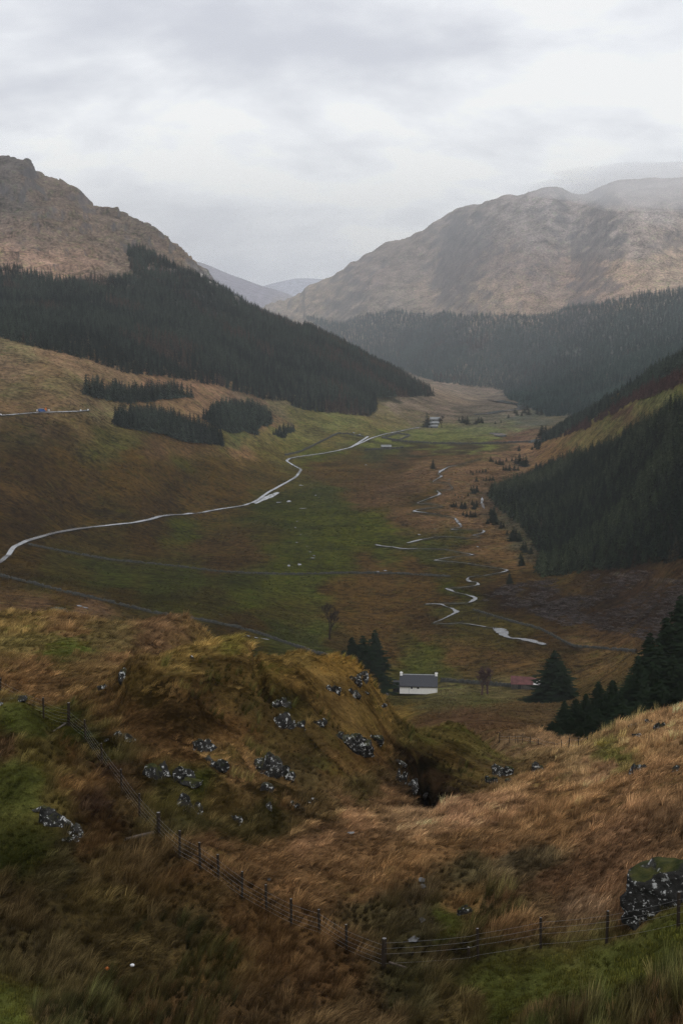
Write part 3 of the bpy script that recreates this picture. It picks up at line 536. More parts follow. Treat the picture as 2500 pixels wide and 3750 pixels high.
def empty(name, loc, rz=0.0, scale=None):
    o = bpy.data.objects.new(name, None); col.objects.link(o); o.location = loc; o.rotation_euler = (0, 0, rz)
    o.empty_display_size = 0.3
    if scale is not None: o.scale = scale
    return o

# ---------------------------------------------------------------- the ground itself, in the pieces one would name
def build_ground():
    nA, nR = Z.shape; idx = np.arange(nA*nR).reshape(nA, nR)
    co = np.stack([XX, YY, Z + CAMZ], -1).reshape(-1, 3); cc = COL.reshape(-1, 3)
    f = np.stack([idx[:-1, :-1], idx[1:, :-1], idx[1:, 1:], idx[:-1, 1:]], -1).reshape(-1, 4)
    wrap = np.stack([idx[-1, :-1], idx[0, :-1], idx[0, 1:], idx[-1, 1:]], -1)
    rr = np.repeat(R[None], nA, 0); aa = np.degrees(np.repeat(AZ[:, None], nR, 1)); zz = ZB
    reg = np.zeros((nA, nR), int)                                   # 0 ground of the glen
    reg[(rr < 235)] = 1                                             # near hillside
    reg[(rr >= 600) & (aa < -1) & (zz > -104) & (rr < 4700)] = 2    # mountain on the left
    reg[(rr >= 1750) & (aa > -3.4) & (zz > -136) & (rr < 4700)] = 3 # mountain on the right
    reg[(rr >= 420) & (rr < 1750) & (aa > 4) & (zz > -131)] = 4     # spur on the right
    reg[rr >= 4700] = 5
    fr = np.concatenate([reg[:-1, :-1].ravel(), reg[0, :-1]]); f = np.concatenate([f, wrap])
    for k, nm in enumerate(('ground', 'near_hillside', 'left_mountain', 'right_mountain', 'right_hillside', 'far_hills')):
        ff = f[fr == k]; used = np.unique(ff); mp = np.zeros(nA*nR, np.int64); mp[used] = np.arange(len(used))
        me = mesh_np(nm, co[used], mp[ff], M_GROUND)
        at = me.attributes.new('Col', 'FLOAT_COLOR', 'POINT')
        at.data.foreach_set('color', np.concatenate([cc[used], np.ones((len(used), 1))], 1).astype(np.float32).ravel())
        tag(link(nm, me), kind='structure')
build_ground()
# ---------------------------------------------------------------- more materials
def mat_simple(name, c, rough=0.9, var=0.25, scale=3.0, spec=0.3, bump=0.0):
    m, nt, b = new_mat(name); tc = nt.nodes.new('ShaderNodeTexCoord')
    n = nnoise(nt, tc.outputs['Object'], scale, 4, 0.6)
    lo = tuple(x*(1 - var) for x in c); hi = tuple(min(1, x*(1 + var)) for x in c)
    nt.links.new(nramp(nt, n, [(0.3, lo), (0.7, hi)]), b.inputs['Base Color'])
    b.inputs['Roughness'].default_value = rough; b.inputs['Specular IOR Level'].default_value = spec
    if bump: nt.links.new(nbump(nt, n, 0.6, bump), b.inputs['Normal'])
    return m
def mat_leaf(name, dark, light, instanced=False):
    """needles or blades: colour drifts with place and, for scattered plants, with the plant's own tint"""
    m, nt, b = new_mat(name)
    if instanced:
        at = nt.nodes.new('ShaderNodeAttribute'); at.attribute_name = 'tint'; at.attribute_type = 'INSTANCER'
        base = at.outputs['Color']
        pos = geo_pos(nt); n = nnoise(nt, pos, 3.0, 3, 0.7)
        v = nt.nodes.new('ShaderNodeVectorMath'); v.operation = 'SCALE'; nt.links.new(base, v.inputs[0])
        sh = nt.nodes.new('ShaderNodeAttribute'); sh.attribute_name = 'shade'
        nt.links.new(nmath(nt, 'MULTIPLY', nmath(nt, 'ADD', nmath(nt, 'MULTIPLY', n, 0.9), 0.55), sh.outputs['Fac']), v.inputs['Scale'])
        nt.links.new(v.outputs[0], b.inputs['Base Color'])
    else:
        oi = nt.nodes.new('ShaderNodeObjectInfo'); tc = nt.nodes.new('ShaderNodeTexCoord')
        n = nnoise(nt, tc.outputs['Object'], 1.2, 4, 0.65)
        c = nramp(nt, n, [(0.32, dark), (0.68, light)])
        v = nt.nodes.new('ShaderNodeVectorMath'); v.operation = 'SCALE'; nt.links.new(c, v.inputs[0])
        nt.links.new(nmath(nt, 'ADD', nmath(nt, 'MULTIPLY', oi.outputs['Random'], 0.5), 0.75), v.inputs['Scale'])
        nt.links.new(v.outputs[0], b.inputs['Base Color'])
    b.inputs['Roughness'].default_value = 0.9; b.inputs['Specular IOR Level'].default_value = 0.0
    return m
M_NEEDLE = mat_leaf('spruce_needles', (0.006, 0.011, 0.006), (0.019, 0.029, 0.015))
M_SCATTER = mat_leaf('scattered_foliage', None, None, True)
M_BARK = mat_simple('bark', (0.05, 0.04, 0.032), 0.95, 0.3, 4.0, 0.05)
M_TWIG = mat_simple('bare_twigs', (0.034, 0.025, 0.020), 0.95, 0.3, 2.0, 0.0)
M_TWIGRED = mat_simple('red_birch_twigs', (0.075, 0.040, 0.040), 0.95, 0.3, 2.0)
M_POST = mat_simple('weathered_post', (0.034, 0.026, 0.019), 0.95, 0.4, 6.0, 0.05)
M_ENDGRAIN = mat_simple('post_end_grain', (0.16, 0.15, 0.14), 0.9, 0.3, 8.0)
M_STRUT = mat_simple('fence_strut_wood', (0.075, 0.058, 0.045), 0.9, 0.35, 6.0)
M_WALLSTONE = mat_simple('dry_stone', (0.042, 0.042, 0.036), 0.95, 0.6, 0.9)
def mat_wire():
    m, nt, b = new_mat('galvanised_wire'); b.inputs['Base Color'].default_value = (0.30, 0.30, 0.30, 1)
    b.inputs['Metallic'].default_value = 0.6; b.inputs['Roughness'].default_value = 0.45; return m
M_WIRE = mat_wire()
def mat_rock():
    m, nt, b = new_mat('lichened_schist'); tc = nt.nodes.new('ShaderNodeTexCoord'); pos = geo_pos(nt)
    ge = nt.nodes.new('ShaderNodeNewGeometry'); sx = nt.nodes.new('ShaderNodeSeparateXYZ'); nt.links.new(ge.outputs['Normal'], sx.inputs[0])
    n1 = nnoise(nt, pos, 1.4, 6, 0.7)
    rock = nramp(nt, n1, [(0.35, (0.010, 0.010, 0.009)), (0.55, (0.028, 0.027, 0.025)), (0.75, (0.075, 0.073, 0.068))])
    li = nramp(nt, nnoise(nt, pos, 4.5, 6, 0.72), [(0.56, (0, 0, 0)), (0.61, (1, 1, 1))])
    c = nmix(nt, nmath(nt, 'MULTIPLY', li, 0.9), rock, (0.62, 0.63, 0.62))
    li2 = nramp(nt, nnoise(nt, pos, 0.9, 4, 0.6), [(0.5, (0, 0, 0)), (0.6, (1, 1, 1))])
    c = nmix(nt, nmath(nt, 'MULTIPLY', li2, 0.10), c, (0.17, 0.17, 0.165))
    mo = nmath(nt, 'ADD', sx.outputs[2], nmath(nt, 'MULTIPLY', nmath(nt, 'SUBTRACT', nnoise(nt, pos, 1.1, 4, 0.6), 0.5), 1.6))
    mf = nramp(nt, mo, [(0.55, (0, 0, 0)), (0.78, (1, 1, 1))])
    mc = nramp(nt, nnoise(nt, pos, 2.0, 4, 0.6), [(0.35, (0.022, 0.028, 0.009)), (0.6, (0.055, 0.055, 0.016)), (0.75, (0.10, 0.075, 0.028))])
    oi = nt.nodes.new('ShaderNodeObjectInfo')
    c = nmix(nt, nmath(nt, 'MULTIPLY', mf, oi.outputs['Alpha']), c, mc)
    nt.links.new(c, b.inputs['Base Color']); b.inputs['Roughness'].default_value = 0.9; b.inputs['Specular IOR Level'].default_value = 0.08
    nt.links.new(nbump(nt, n1, 0.9, 0.25), b.inputs['Normal']); return m
M_ROCK = mat_rock()
def mat_water():
    m, nt, b = new_mat('burn_water'); b.inputs['Base Color'].default_value = (0.04, 0.035, 0.028, 1)
    b.inputs['Roughness'].default_value = 0.06; b.inputs['IOR'].default_value = 1.333; b.inputs['Specular IOR Level'].default_value = 0.5
    pos = geo_pos(nt); f = nramp(nt, nnoise(nt, pos, 0.8, 4, 0.7), [(0.60, (0.03, 0.027, 0.022)), (0.70, (0.32, 0.33, 0.34))])   # broken white water
    nt.links.new(f, b.inputs['Base Color'])
    nt.links.new(nbump(nt, nnoise(nt, pos, 1.6, 3), 0.25, 0.05), b.inputs['Normal']); return m
M_WATER = mat_water()
def mat_road():
    m, nt, b = new_mat('wet_tarmac'); pos = geo_pos(nt)
    n = nnoise(nt, pos, 0.15, 4, 0.6)
    nt.links.new(nramp(nt, n, [(0.3, (0.15, 0.152, 0.155)), (0.7, (0.25, 0.252, 0.255))]), b.inputs['Base Color'])
    nt.links.new(nmath(nt, 'ADD', nmath(nt, 'MULTIPLY', nnoise(nt, pos, 0.05, 4, 0.6), 0.25), 0.05), b.inputs['Roughness'])
    b.inputs['Specular IOR Level'].default_value = 0.6; return m
M_ROAD = mat_road()

# ---------------------------------------------------------------- roads and water
def ribbon(name, pts, width, mat, lift, jag=0.0, nlat=2, bench=0.0):
    """a strip laid on the ground along world points; width may vary per point"""
    P = np.array([p[:2] for p in pts], float); n = len(P)
    for _ in range(2): P[1:-1] = (P[:-2] + 2*P[1:-1] + P[2:])/4
    T = np.gradient(P, axis=0); T /= np.linalg.norm(T, axis=1)[:, None] + 1e-9
    Nn = np.stack([-T[:, 1], T[:, 0]], 1)
    w = np.array(width, float)*np.ones(n)/2
    co = []; g = np.random.default_rng(len(name) + n); zc = ground(P[:, 0], P[:, 1])
    if bench:
        for _ in range(3): zc[1:-1] = (zc[:-2] + zc[1:-1] + zc[2:])/3
    for s in np.linspace(-1, 1, nlat + 1):
        q = P + Nn*(w*s*(1 + jag*(g.random(n) - 0.5)))[:, None]; zq = ground(q[:, 0], q[:, 1])
        if bench: dz = np.maximum(0, np.maximum(ground(P[:, 0] + Nn[:, 0]*w, P[:, 1] + Nn[:, 1]*w), ground(P[:, 0] - Nn[:, 0]*w, P[:, 1] - Nn[:, 1]*w)) - zc); zq = zc + bench*(zq - zc) + (1 - bench)*dz
        co.append(np.column_stack([q, zq + lift]))
    co = np.concatenate(co); f = []
    for l in range(nlat):
        for i in range(n - 1): f.append((l*n + i, l*n + i + 1, (l + 1)*n + i + 1, (l + 1)*n + i))
    return mesh_np(name, co, f, mat)
ROADK = {'glen_road': 0.56, 'farm_track': 0.75, 'far_river': 1.0, 'hill_road': 0.24}
for nm, (w, line) in ROADS.items():
    pts = ground_line(line, 8)
    tag(link(nm, ribbon(nm, pts, w*ROADK[nm], M_WATER if nm == 'far_river' else M_ROAD, 0.8 if nm == 'far_river' else 0.25, bench=0.45)), kind='structure')
# the widened gravel lay-by below the bend of the glen road
lay = ground_line([(586,1157),(600,1148),(622,1140),(640,1131)], 6)
tag(link('lay_by', ribbon('lay_by', lay, [2 + 3.5*math.sin(math.pi*i/(len(lay) - 1)) for i in range(len(lay))], M_ROAD, 0.22, 0.3)), kind='structure')
for nm, b in (('burn', BURN), ('upper_burn', BURN2), ('far_burn', FARBURN), ('side_burn', FARBURN2), ('forest_burn', RIGHTBURN)):
    pts = ground_line(b, 6, 380)
    wd = [max(0.30, (p[3] - 1.5)*0.62) for p in pts]
    if nm.startswith(('far', 'side')): wd = [p[3]*1.5 for p in pts]
    tag(link(nm, ribbon(nm, pts, wd, M_WATER, 0.7 if nm.startswith(('far', 'side')) else 0.30, 0.7)), kind='structure')
def puddle(px, py, wx, wl, rmin=300, lift=0.12, name='puddle'):
    """an irregular sheet of standing water wx by wl metres"""
    x, y, z, r = hit(px, py, rmin); n = 14; g = np.random.default_rng(int(px*7 + py))
    az = math.atan2(x, y); co = [(x, y, z + lift)]
    for k in range(n):
        a = 2*math.pi*k/n; q = 0.55 + 0.6*g.random()
        dx, dy = math.cos(a)*wx*q/2, math.sin(a)*wl*q/2
        X, Y = x + dx, y + dy; co.append((X, Y, float(ground(X, Y)) + lift))
    me = mesh_np(name, co, [(0, 1 + k, 1 + (k + 1) % n) for k in range(n)], M_WATER)
    tag(link(name, me), kind='structure')
for p in POOLS: puddle(p[0], p[1], p[2]*0.75, p[3]*0.5)
for px, py, wx, wl in ((968,2026,0.35,0.7),(972,2040,0.3,0.5),(969,2118,0.3,0.6),(950,2163,0.5,0.6),(806,1917,0.4,0.5),(617,2023,0.2,0.3)): puddle(px, py, wx, wl, 30, 0.10)

# ---------------------------------------------------------------- scattered plants (grass, far woods): points with geometry-node instancing
def make_scatter(name, protos, co, rot, scl, tints, idx, kind='stuff'):
    me = bpy.data.meshes.new(name); n = len(co)
    me.vertices.add(n); me.vertices.foreach_set('co', np.asarray(co, np.float32).ravel())
    def att(nm, ty, prop, v, dt=np.float32): a = me.attributes.new(nm, ty, 'POINT'); a.data.foreach_set(prop, np.ascontiguousarray(v, dt).ravel())
    att('rot', 'FLOAT_VECTOR', 'vector', rot); att('scl', 'FLOAT_VECTOR', 'vector', scl)
    att('tint', 'FLOAT_COLOR', 'color', np.concatenate([tints, np.ones((n, 1))], 1)); att('pick', 'INT', 'value', idx, np.int32)
    cl = bpy.data.collections.new(name + '_plants')
    for p in protos: cl.objects.link(p)
    ng = bpy.data.node_groups.new(name, 'GeometryNodeTree')
    ng.interface.new_socket('Geometry', in_out='INPUT', socket_type='NodeSocketGeometry'); ng.interface.new_socket('Geometry', in_out='OUTPUT', socket_type='NodeSocketGeometry')
    N = ng.nodes; L = ng.links
    gi = N.new('NodeGroupInput'); go = N.new('NodeGroupOutput'); iop = N.new('GeometryNodeInstanceOnPoints'); ci = N.new('GeometryNodeCollectionInfo')
    ci.inputs['Collection'].default_value = cl; ci.inputs['Separate Children'].default_value = True; ci.inputs['Reset Children'].default_value = True
    def na(nm, ty): q = N.new('GeometryNodeInputNamedAttribute'); q.data_type = ty; q.inputs['Name'].default_value = nm; return q.outputs['Attribute']
    L.new(gi.outputs[0], iop.inputs['Points']); L.new(ci.outputs[0], iop.inputs['Instance']); iop.inputs['Pick Instance'].default_value = True
    L.new(na('pick', 'INT'), iop.inputs['Instance Index']); L.new(na('scl', 'FLOAT_VECTOR'), iop.inputs['Scale'])
    e2r = N.new('FunctionNodeEulerToRotation'); L.new(na('rot', 'FLOAT_VECTOR'), e2r.inputs[0]); L.new(e2r.outputs[0], iop.inputs['Rotation'])
    L.new(iop.outputs[0], go.inputs[0])
    o = link(name, me); md = o.modifiers.new('scatter', 'NODES'); md.node_group = ng
    o['kind'] = kind; return o
def proto(name, me): return bpy.data.objects.new(name, me)

def shades(me, v):
    a = me.attributes.new('shade', 'FLOAT', 'POINT'); a.data.foreach_set('value', np.ascontiguousarray(v, np.float32))
# low-detail conifer for woods that read as one mass
def conifer_far(seed, mat, whorls=8, spokes=7, slim=0.2):
    g = np.random.default_rng(seed); co = []; f = []
    for w in range(whorls):
        t = w/whorls; z0 = 0.05 + 0.93*t; rad = slim*(1 - t)**0.85*(0.85 + 0.3*g.random()) + 0.012
        dz = 0.16*(1 - 0.5*t); a0 = g.random()*6.28
        for s in range(spokes):
            a = a0 + 2*math.pi*(s + 0.5*(g.random() - 0.5))/spokes; rr = rad*(0.7 + 0.55*g.random()); da = 2.4/spokes*0.62
            k = len(co)
            co += [(0, 0, z0 + dz), (rr*math.cos(a - da), rr*math.sin(a - da), z0 - 0.02*g.random()),
                   (rr*1.18*math.cos(a), rr*1.18*math.sin(a), z0 + 0.02), (rr*math.cos(a + da), rr*math.sin(a + da), z0 - 0.03*g.random())]
            f += [(k, k + 1, k + 2, k + 3)]
    k = len(co); co += [(0.012, 0, 0.9), (-0.006, 0.01, 0.9), (-0.006, -0.01, 0.9), (0, 0, 1.03)]
    f += [(k, k + 1, k + 3, k + 3), (k + 1, k + 2, k + 3, k + 3)]
    f = [q if q[2] != q[3] else (q[0], q[1], q[2], k + 2) for q in f]
    me = mesh_np('conifer_%d' % seed, co, f, mat, False); sv = np.repeat(0.55 + 0.9*g.random(whorls*spokes), 4); shades(me, np.concatenate([sv, np.ones(4)])); return me
def wood(name, poly, rlo, rhi, spacing, h, hvar, tint_lo, tint_hi, seed, wide=1.0, edge=0.0, brown=None, gaps=0.0):
    """plantation over the ground whose picture outline is poly"""
    pts = [hit(p[0], p[1], rlo, rhi) for p in poly]
    xs = [p[0] for p in pts]; ys = [p[1] for p in pts]; pad = 80
    g = np.random.default_rng(seed)
    gx, gy = np.meshgrid(np.arange(min(xs) - pad, max(xs) + pad, spacing), np.arange(max(rlo*0.8, min(ys) - pad), max(ys) + pad, spacing))
    x = gx.ravel() + (g.random(gx.size) - 0.5)*spacing*0.9; y = gy.ravel() + (g.random(gx.size) - 0.5)*spacing*0.9
    r = np.hypot(x, y); ok = (r > rlo) & (r < rhi); x, y, r = x[ok], y[ok], r[ok]
    z = ground(x, y); px, py = project(x, y, z)
    wob = 6*fbm(x, y, 25, 3, seed)
    ok = in_poly(px + wob, py + 0.6*wob, poly)
    if gaps: ok &= fbm(x, y, 40, 3, seed + 9) < 1 - gaps
    x, y, z, r = x[ok], y[ok], z[ok], r[ok]; n = len(x)
    patch = fbm(x, y, 70, 3, seed + 3)
    hh = h*(1 + hvar*1.3*(g.random(n) - 0.5)*2 + 0.30*patch)*(0.8 + 0.2*smooth(-0.5, 0.2, fbm(x, y, 14, 2, seed + 5)))
    t = np.clip(0.42 + 0.7*patch + 0.9*(g.random(n) - 0.5), 0, 1)[:, None]
    tn = np.array(tint_lo)*(1 - t) + np.array(tint_hi)*t
    if brown is not None:
        bm_ = (fbm(x, y, 60, 3, seed + 7) + 0.35*(g.random(n) - 0.5) > brown[1])[:, None]
        tn = np.where(bm_, np.array(brown[0])*(0.7 + 0.6*g.random((n, 1))), tn)
    sw = hh*wide*(0.85 + 0.3*g.random(n))
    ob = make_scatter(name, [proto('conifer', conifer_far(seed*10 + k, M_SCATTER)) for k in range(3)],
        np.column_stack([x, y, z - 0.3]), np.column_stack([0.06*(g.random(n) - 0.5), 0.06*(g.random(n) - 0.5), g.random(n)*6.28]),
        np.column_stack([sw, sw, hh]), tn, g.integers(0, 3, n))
    print('WOOD', name, n); return ob
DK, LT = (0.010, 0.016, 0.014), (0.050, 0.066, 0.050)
wood('spruce_plantation', [(-150,760),(0,775),(75,798),(125,808),(195,825),(235,838),(280,855),(375,868),(450,878),(505,888),(550,903),(600,918),(665,922),(670,935),(700,942),(770,950),(850,957),(862,945),(860,915),(934,913),(996,911),(985,897),(900,852),(800,802),(720,762),(620,722),(560,695),(485,655),(430,622),(380,602),(320,572),(292,572),(296,600),(310,640),(250,645),(165,648),(100,640),(40,622),(0,618),(-150,612)],
     1080, 2420, 4.2, 11.0, 0.3, DK, LT, 3, 1.0, brown=((0.062, 0.044, 0.034), 0.36), gaps=0.22)
wood('spruce_copse', [(190,908),(215,917),(260,923),(300,928),(352,924),(375,918),(450,912),(415,910),(350,910),(300,908),(255,903),(215,905)], 900, 1500, 2.6, 12.5, 0.2, DK, LT, 4, 1.0)
wood('hillside_copse', [(258,968),(262,980),(300,986),(375,999),(410,1013),(460,1020),(512,1026),(508,1015),(485,998),(450,979),(400,966),(325,957),(270,963)], 850, 1500, 2.6, 12, 0.2, DK, LT, 5, 1.0)
wood('rounded_copse', [(468,965),(500,985),(540,999),(560,990),(590,1001),(585,985),(625,972),(622,965),(600,952),(565,940),(510,945),(480,958)], 900, 1600, 2.7, 11, 0.22, DK, LT, 6, 1.1)
wood('small_copse', [(628,1000),(650,1008),(670,995),(675,985),(650,985)], 900, 1600, 3.0, 6.5, 0.3, DK, LT, 8, 1.3)
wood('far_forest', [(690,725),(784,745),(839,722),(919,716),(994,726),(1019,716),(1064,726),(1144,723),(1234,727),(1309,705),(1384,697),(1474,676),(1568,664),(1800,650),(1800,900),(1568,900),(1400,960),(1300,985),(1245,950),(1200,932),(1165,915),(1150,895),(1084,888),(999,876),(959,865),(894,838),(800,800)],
     1760, 3500, 5.4, 9.5, 0.3, (0.020, 0.036, 0.036), (0.060, 0.092, 0.082), 9, 1.1, brown=((0.06, 0.045, 0.042), 0.62))  # tints raised and blued: part of the distant haze is painted in
wood('crest_plantation', [(1240,1012),(1262,1016),(1330,984),(1440,917),(1568,854),(1750,762),(1750,735),(1568,828),(1500,864),(1400,922),(1300,977)], 700, 1500, 3.4, 8.5, 0.25, DK, LT, 10, 1.0)
wood('larch_strip', [(1262,1018),(1330,992),(1440,932),(1568,884),(1750,802),(1750,765),(1568,856),(1440,919),(1330,986)], 650, 1450, 3.0, 7.0, 0.2, (0.050, 0.026, 0.024), (0.085, 0.046, 0.040), 11, 1.1)
wood('young_plantation', [(1120,1137),(1152,1175),(1192,1205),(1217,1240),(1247,1275),(1225,1315),(1244,1325),(1334,1316),(1459,1303),(1568,1288),(1800,1260),(1800,800),(1568,925),(1434,1003),(1384,1028),(1289,1066),(1234,1085),(1159,1120)],
     430, 1320, 2.7, 7.6, 0.42, (0.008, 0.014, 0.009), (0.046, 0.058, 0.030), 12, 1.15, brown=((0.030, 0.026, 0.018), 0.60))

# grasses ---------------------------------------------------------------------
def tuft(seed, blades, length, spread, lean, droop, width):
    """a tussock: curved blades from a small crown, combed by the wind towards +x"""
    g = np.random.default_rng(seed); co = []; f = []
    for b in range(blades):
        a = g.random()*6.283; rr = spread*math.sqrt(g.random())*0.5; bx, by = rr*math.cos(a), rr*math.sin(a)
        L = length*(0.55 + 0.6*g.random()); dx = lean*(0.6 + 0.8*g.random()) + 0.42*math.cos(a)*g.random(); dy = 0.45*math.sin(a)*g.random() + 0.12*(g.random() - 0.5)
        wd = width*(0.6 + 0.7*g.random()); k = len(co)
        pa = g.random()*6.283; ux, uy = math.cos(pa)*wd, math.sin(pa)*wd
        for s in (0.0, 0.4, 0.75):
            h = L*(s - droop*s*s); o = L*(s**1.6)
            co += [(bx + dx*o - ux*(1 - 0.5*s), by + dy*o - uy*(1 - 0.5*s), h), (bx + dx*o + ux*(1 - 0.5*s), by + dy*o + uy*(1 - 0.5*s), h)]
        co.append((bx + dx*L, by + dy*L, L*(1 - droop)))
        f += [(k, k + 1, k + 3), (k, k + 3, k + 2), (k + 2, k + 3, k + 5), (k + 2, k + 5, k + 4), (k + 4, k + 5, k + 6)]
    me = mesh_np('tuft_%d' % seed, co, f, M_SCATTER); shades(me, np.repeat(0.45 + 1.35*g.random(blades)**1.6, 7)); return me
TUFTS = [proto('a_tall_tussock', tuft(1, 60, 0.75, 0.40, 0.45, 0.18, 0.008)), proto('b_tall_tussock', tuft(2, 56, 0.68, 0.42, 0.58, 0.28, 0.008)),
         proto('c_flat_tussock', tuft(3, 56, 0.62, 0.5, 0.85, 0.5, 0.009)), proto('d_flat_tussock', tuft(4, 52, 0.55, 0.55, 0.75, 0.45, 0.009)),
         proto('e_moss_tuft', tuft(5, 64, 0.20, 0.55, 0.3, 0.3, 0.010)), proto('f_rush', tuft(6, 54, 0.95, 0.3, 0.42, 0.08, 0.008))]
def scatter_grass():
    g = np.random.default_rng(21); X = []; Y = []
    for r0, r1, s in ((36, 60, 0.29), (60, 90, 0.36), (90, 140, 0.52), (140, 210, 0.85)):
        gx, gy = np.meshgrid(np.arange(-r1*0.30, r1*0.30, s), np.arange(r0*0.9, r1, s))
        x = gx.ravel() + (g.random(gx.size) - 0.5)*s*1.3; y = gy.ravel() + (g.random(gx.size) - 0.5)*s*1.3; r = np.hypot(x, y)
        ok = (r >= r0) & (r < r1) & (np.abs(np.arctan2(x, y)) < math.radians(15.2)); X.append(x[ok]); Y.append(y[ok])
    x = np.concatenate(X); y = np.concatenate(Y); z = ground(x, y); r = np.hypot(x, y)
    c = cover(x, y, z); n = len(x)
    px, py = project(x, y, z)
    green = c[:, 1]/(c[:, 0] + 1e-6)
    moss = (green + 0.10*(g.random(n) - 0.5) > 0.84) | ((np.exp(-(((px - 1040)/110)**2 + ((py - 1730)/70)**2)) > 0.4) & (g.random(n) < 0.55))
    dark = c.sum(1) < 0.022
    flat = (c[:, 0] > 0.10) & (fbm(x, y, 5, 3, 61) > -0.15) | ((fbm(x, y, 4, 3, 62) > 0.30))
    pick = np.where(flat, g.integers(2, 4, n), g.integers(0, 2, n))
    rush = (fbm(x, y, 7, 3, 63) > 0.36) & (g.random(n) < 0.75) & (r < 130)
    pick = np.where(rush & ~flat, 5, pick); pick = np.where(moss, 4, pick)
    on_knoll = np.exp(-(((px - 600)/330)**2 + ((py - 1660)/190)**2)) > 0.45
    low = on_knoll & (g.random(n) < 0.45) & ~((fbm(x, y, 5, 2, 66) > 0.25))
    pick = np.where(low, 4, pick)
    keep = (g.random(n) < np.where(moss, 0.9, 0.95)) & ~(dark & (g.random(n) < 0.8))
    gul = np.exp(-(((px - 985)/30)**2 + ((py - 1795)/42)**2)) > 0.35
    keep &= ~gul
    patch = 0.5 + 0.5*fbm(x, y, 2.6, 3, 64)
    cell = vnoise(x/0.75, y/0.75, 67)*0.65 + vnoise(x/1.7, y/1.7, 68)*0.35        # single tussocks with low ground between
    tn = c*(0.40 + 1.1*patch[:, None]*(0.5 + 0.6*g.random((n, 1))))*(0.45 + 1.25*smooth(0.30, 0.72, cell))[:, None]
    straw = (g.random(n) < 0.28)[:, None] & ~moss[:, None]
    tn = np.where(straw, tn*np.array([1.7, 1.68, 1.6]) + np.array([0.018, 0.016, 0.011]), tn)
    tn = np.where(moss[:, None], tn*np.array([1.08, 1.0, 0.8]), tn)
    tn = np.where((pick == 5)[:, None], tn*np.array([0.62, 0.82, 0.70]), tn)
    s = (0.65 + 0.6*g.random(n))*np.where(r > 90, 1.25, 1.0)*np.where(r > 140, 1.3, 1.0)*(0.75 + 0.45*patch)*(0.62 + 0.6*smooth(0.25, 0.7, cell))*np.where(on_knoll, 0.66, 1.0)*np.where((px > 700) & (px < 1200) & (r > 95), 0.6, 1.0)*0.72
    swirl = fbm(x, y, 9, 2, 65)
    rz = 0.45 + 0.7*swirl + 1.3*(g.random(n) - 0.5)
    k = keep
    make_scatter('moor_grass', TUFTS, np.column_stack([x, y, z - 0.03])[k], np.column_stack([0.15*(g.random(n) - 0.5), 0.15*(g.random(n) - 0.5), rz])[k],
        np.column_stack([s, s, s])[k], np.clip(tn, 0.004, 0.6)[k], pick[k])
    print('GRASS', int(k.sum()))
scatter_grass()
BIGT = [proto('a_clump', tuft(11, 16, 0.9, 1.0, 0.6, 0.35, 0.05)), proto('b_clump', tuft(12, 16, 0.7, 1.2, 0.8, 0.5, 0.055)), proto('c_clump', tuft(13, 14, 1.0, 0.8, 0.4, 0.2, 0.05))]
def scatter_far_grass():
    g = np.random.default_rng(22); X = []; Y = []
    for r0, r1, s in ((210, 420, 1.5), (420, 640, 2.0), (640, 900, 3.0), (900, 1200, 4.5)):
        gx, gy = np.meshgrid(np.arange(-r1*0.28, r1*0.28, s), np.arange(r0*0.9, r1, s))
        x = gx.ravel() + (g.random(gx.size) - 0.5)*s*1.3; y = gy.ravel() + (g.random(gx.size) - 0.5)*s*1.3; r = np.hypot(x, y)
        ok = (r >= r0) & (r < r1) & (np.abs(np.arctan2(x, y)) < math.radians(14.6)) & (fbm(x, y, 22, 4, 71) > -0.28); X.append(x[ok]); Y.append(y[ok])
    x = np.concatenate(X); y = np.concatenate(Y); z = ground(x, y); r = np.hypot(x, y); n = len(x)
    # only where the eye can reach: skip ground hidden behind the near crest
    px, py = project(x, y, z)
    c = cover(x, y, z)
    near_line = [ROADS['glen_road'][1]] + [[(p[0], p[1]) for p in BURN], [(p[0], p[1]) for p in BURN2]]
    d = np.full(n, 99.0)
    for l in near_line: d = np.minimum(d, seg_dist(px, py, l))
    k = (d > 3.0)
    for bx, by, br in ((962,1590,60),(1200,1580,45)): k &= np.hypot((px - bx)/br, (py - by)/20) > 1
    for p in POOLS: k &= np.hypot((px - p[0])/6, (py - p[1])/3) > 1
    pat = 0.5 + 0.5*fbm(x, y, 14, 3, 72)
    tn = c*(0.62 + 0.9*pat[:, None]*(0.5 + 1.0*g.random((n, 1))))
    s = (0.5 + 0.6*g.random(n))*(0.7 + r/900)
    make_scatter('glen_grass', BIGT, np.column_stack([x, y, z - 0.05])[k], np.column_stack([0*x, 0*x, 6.28*g.random(n)])[k], np.column_stack([s, s, s*0.75])[k],
        np.clip(tn, 0.004, 0.5)[k], g.integers(0, 3, n)[k])
    print('FARGRASS', int(k.sum()))
scatter_far_grass()
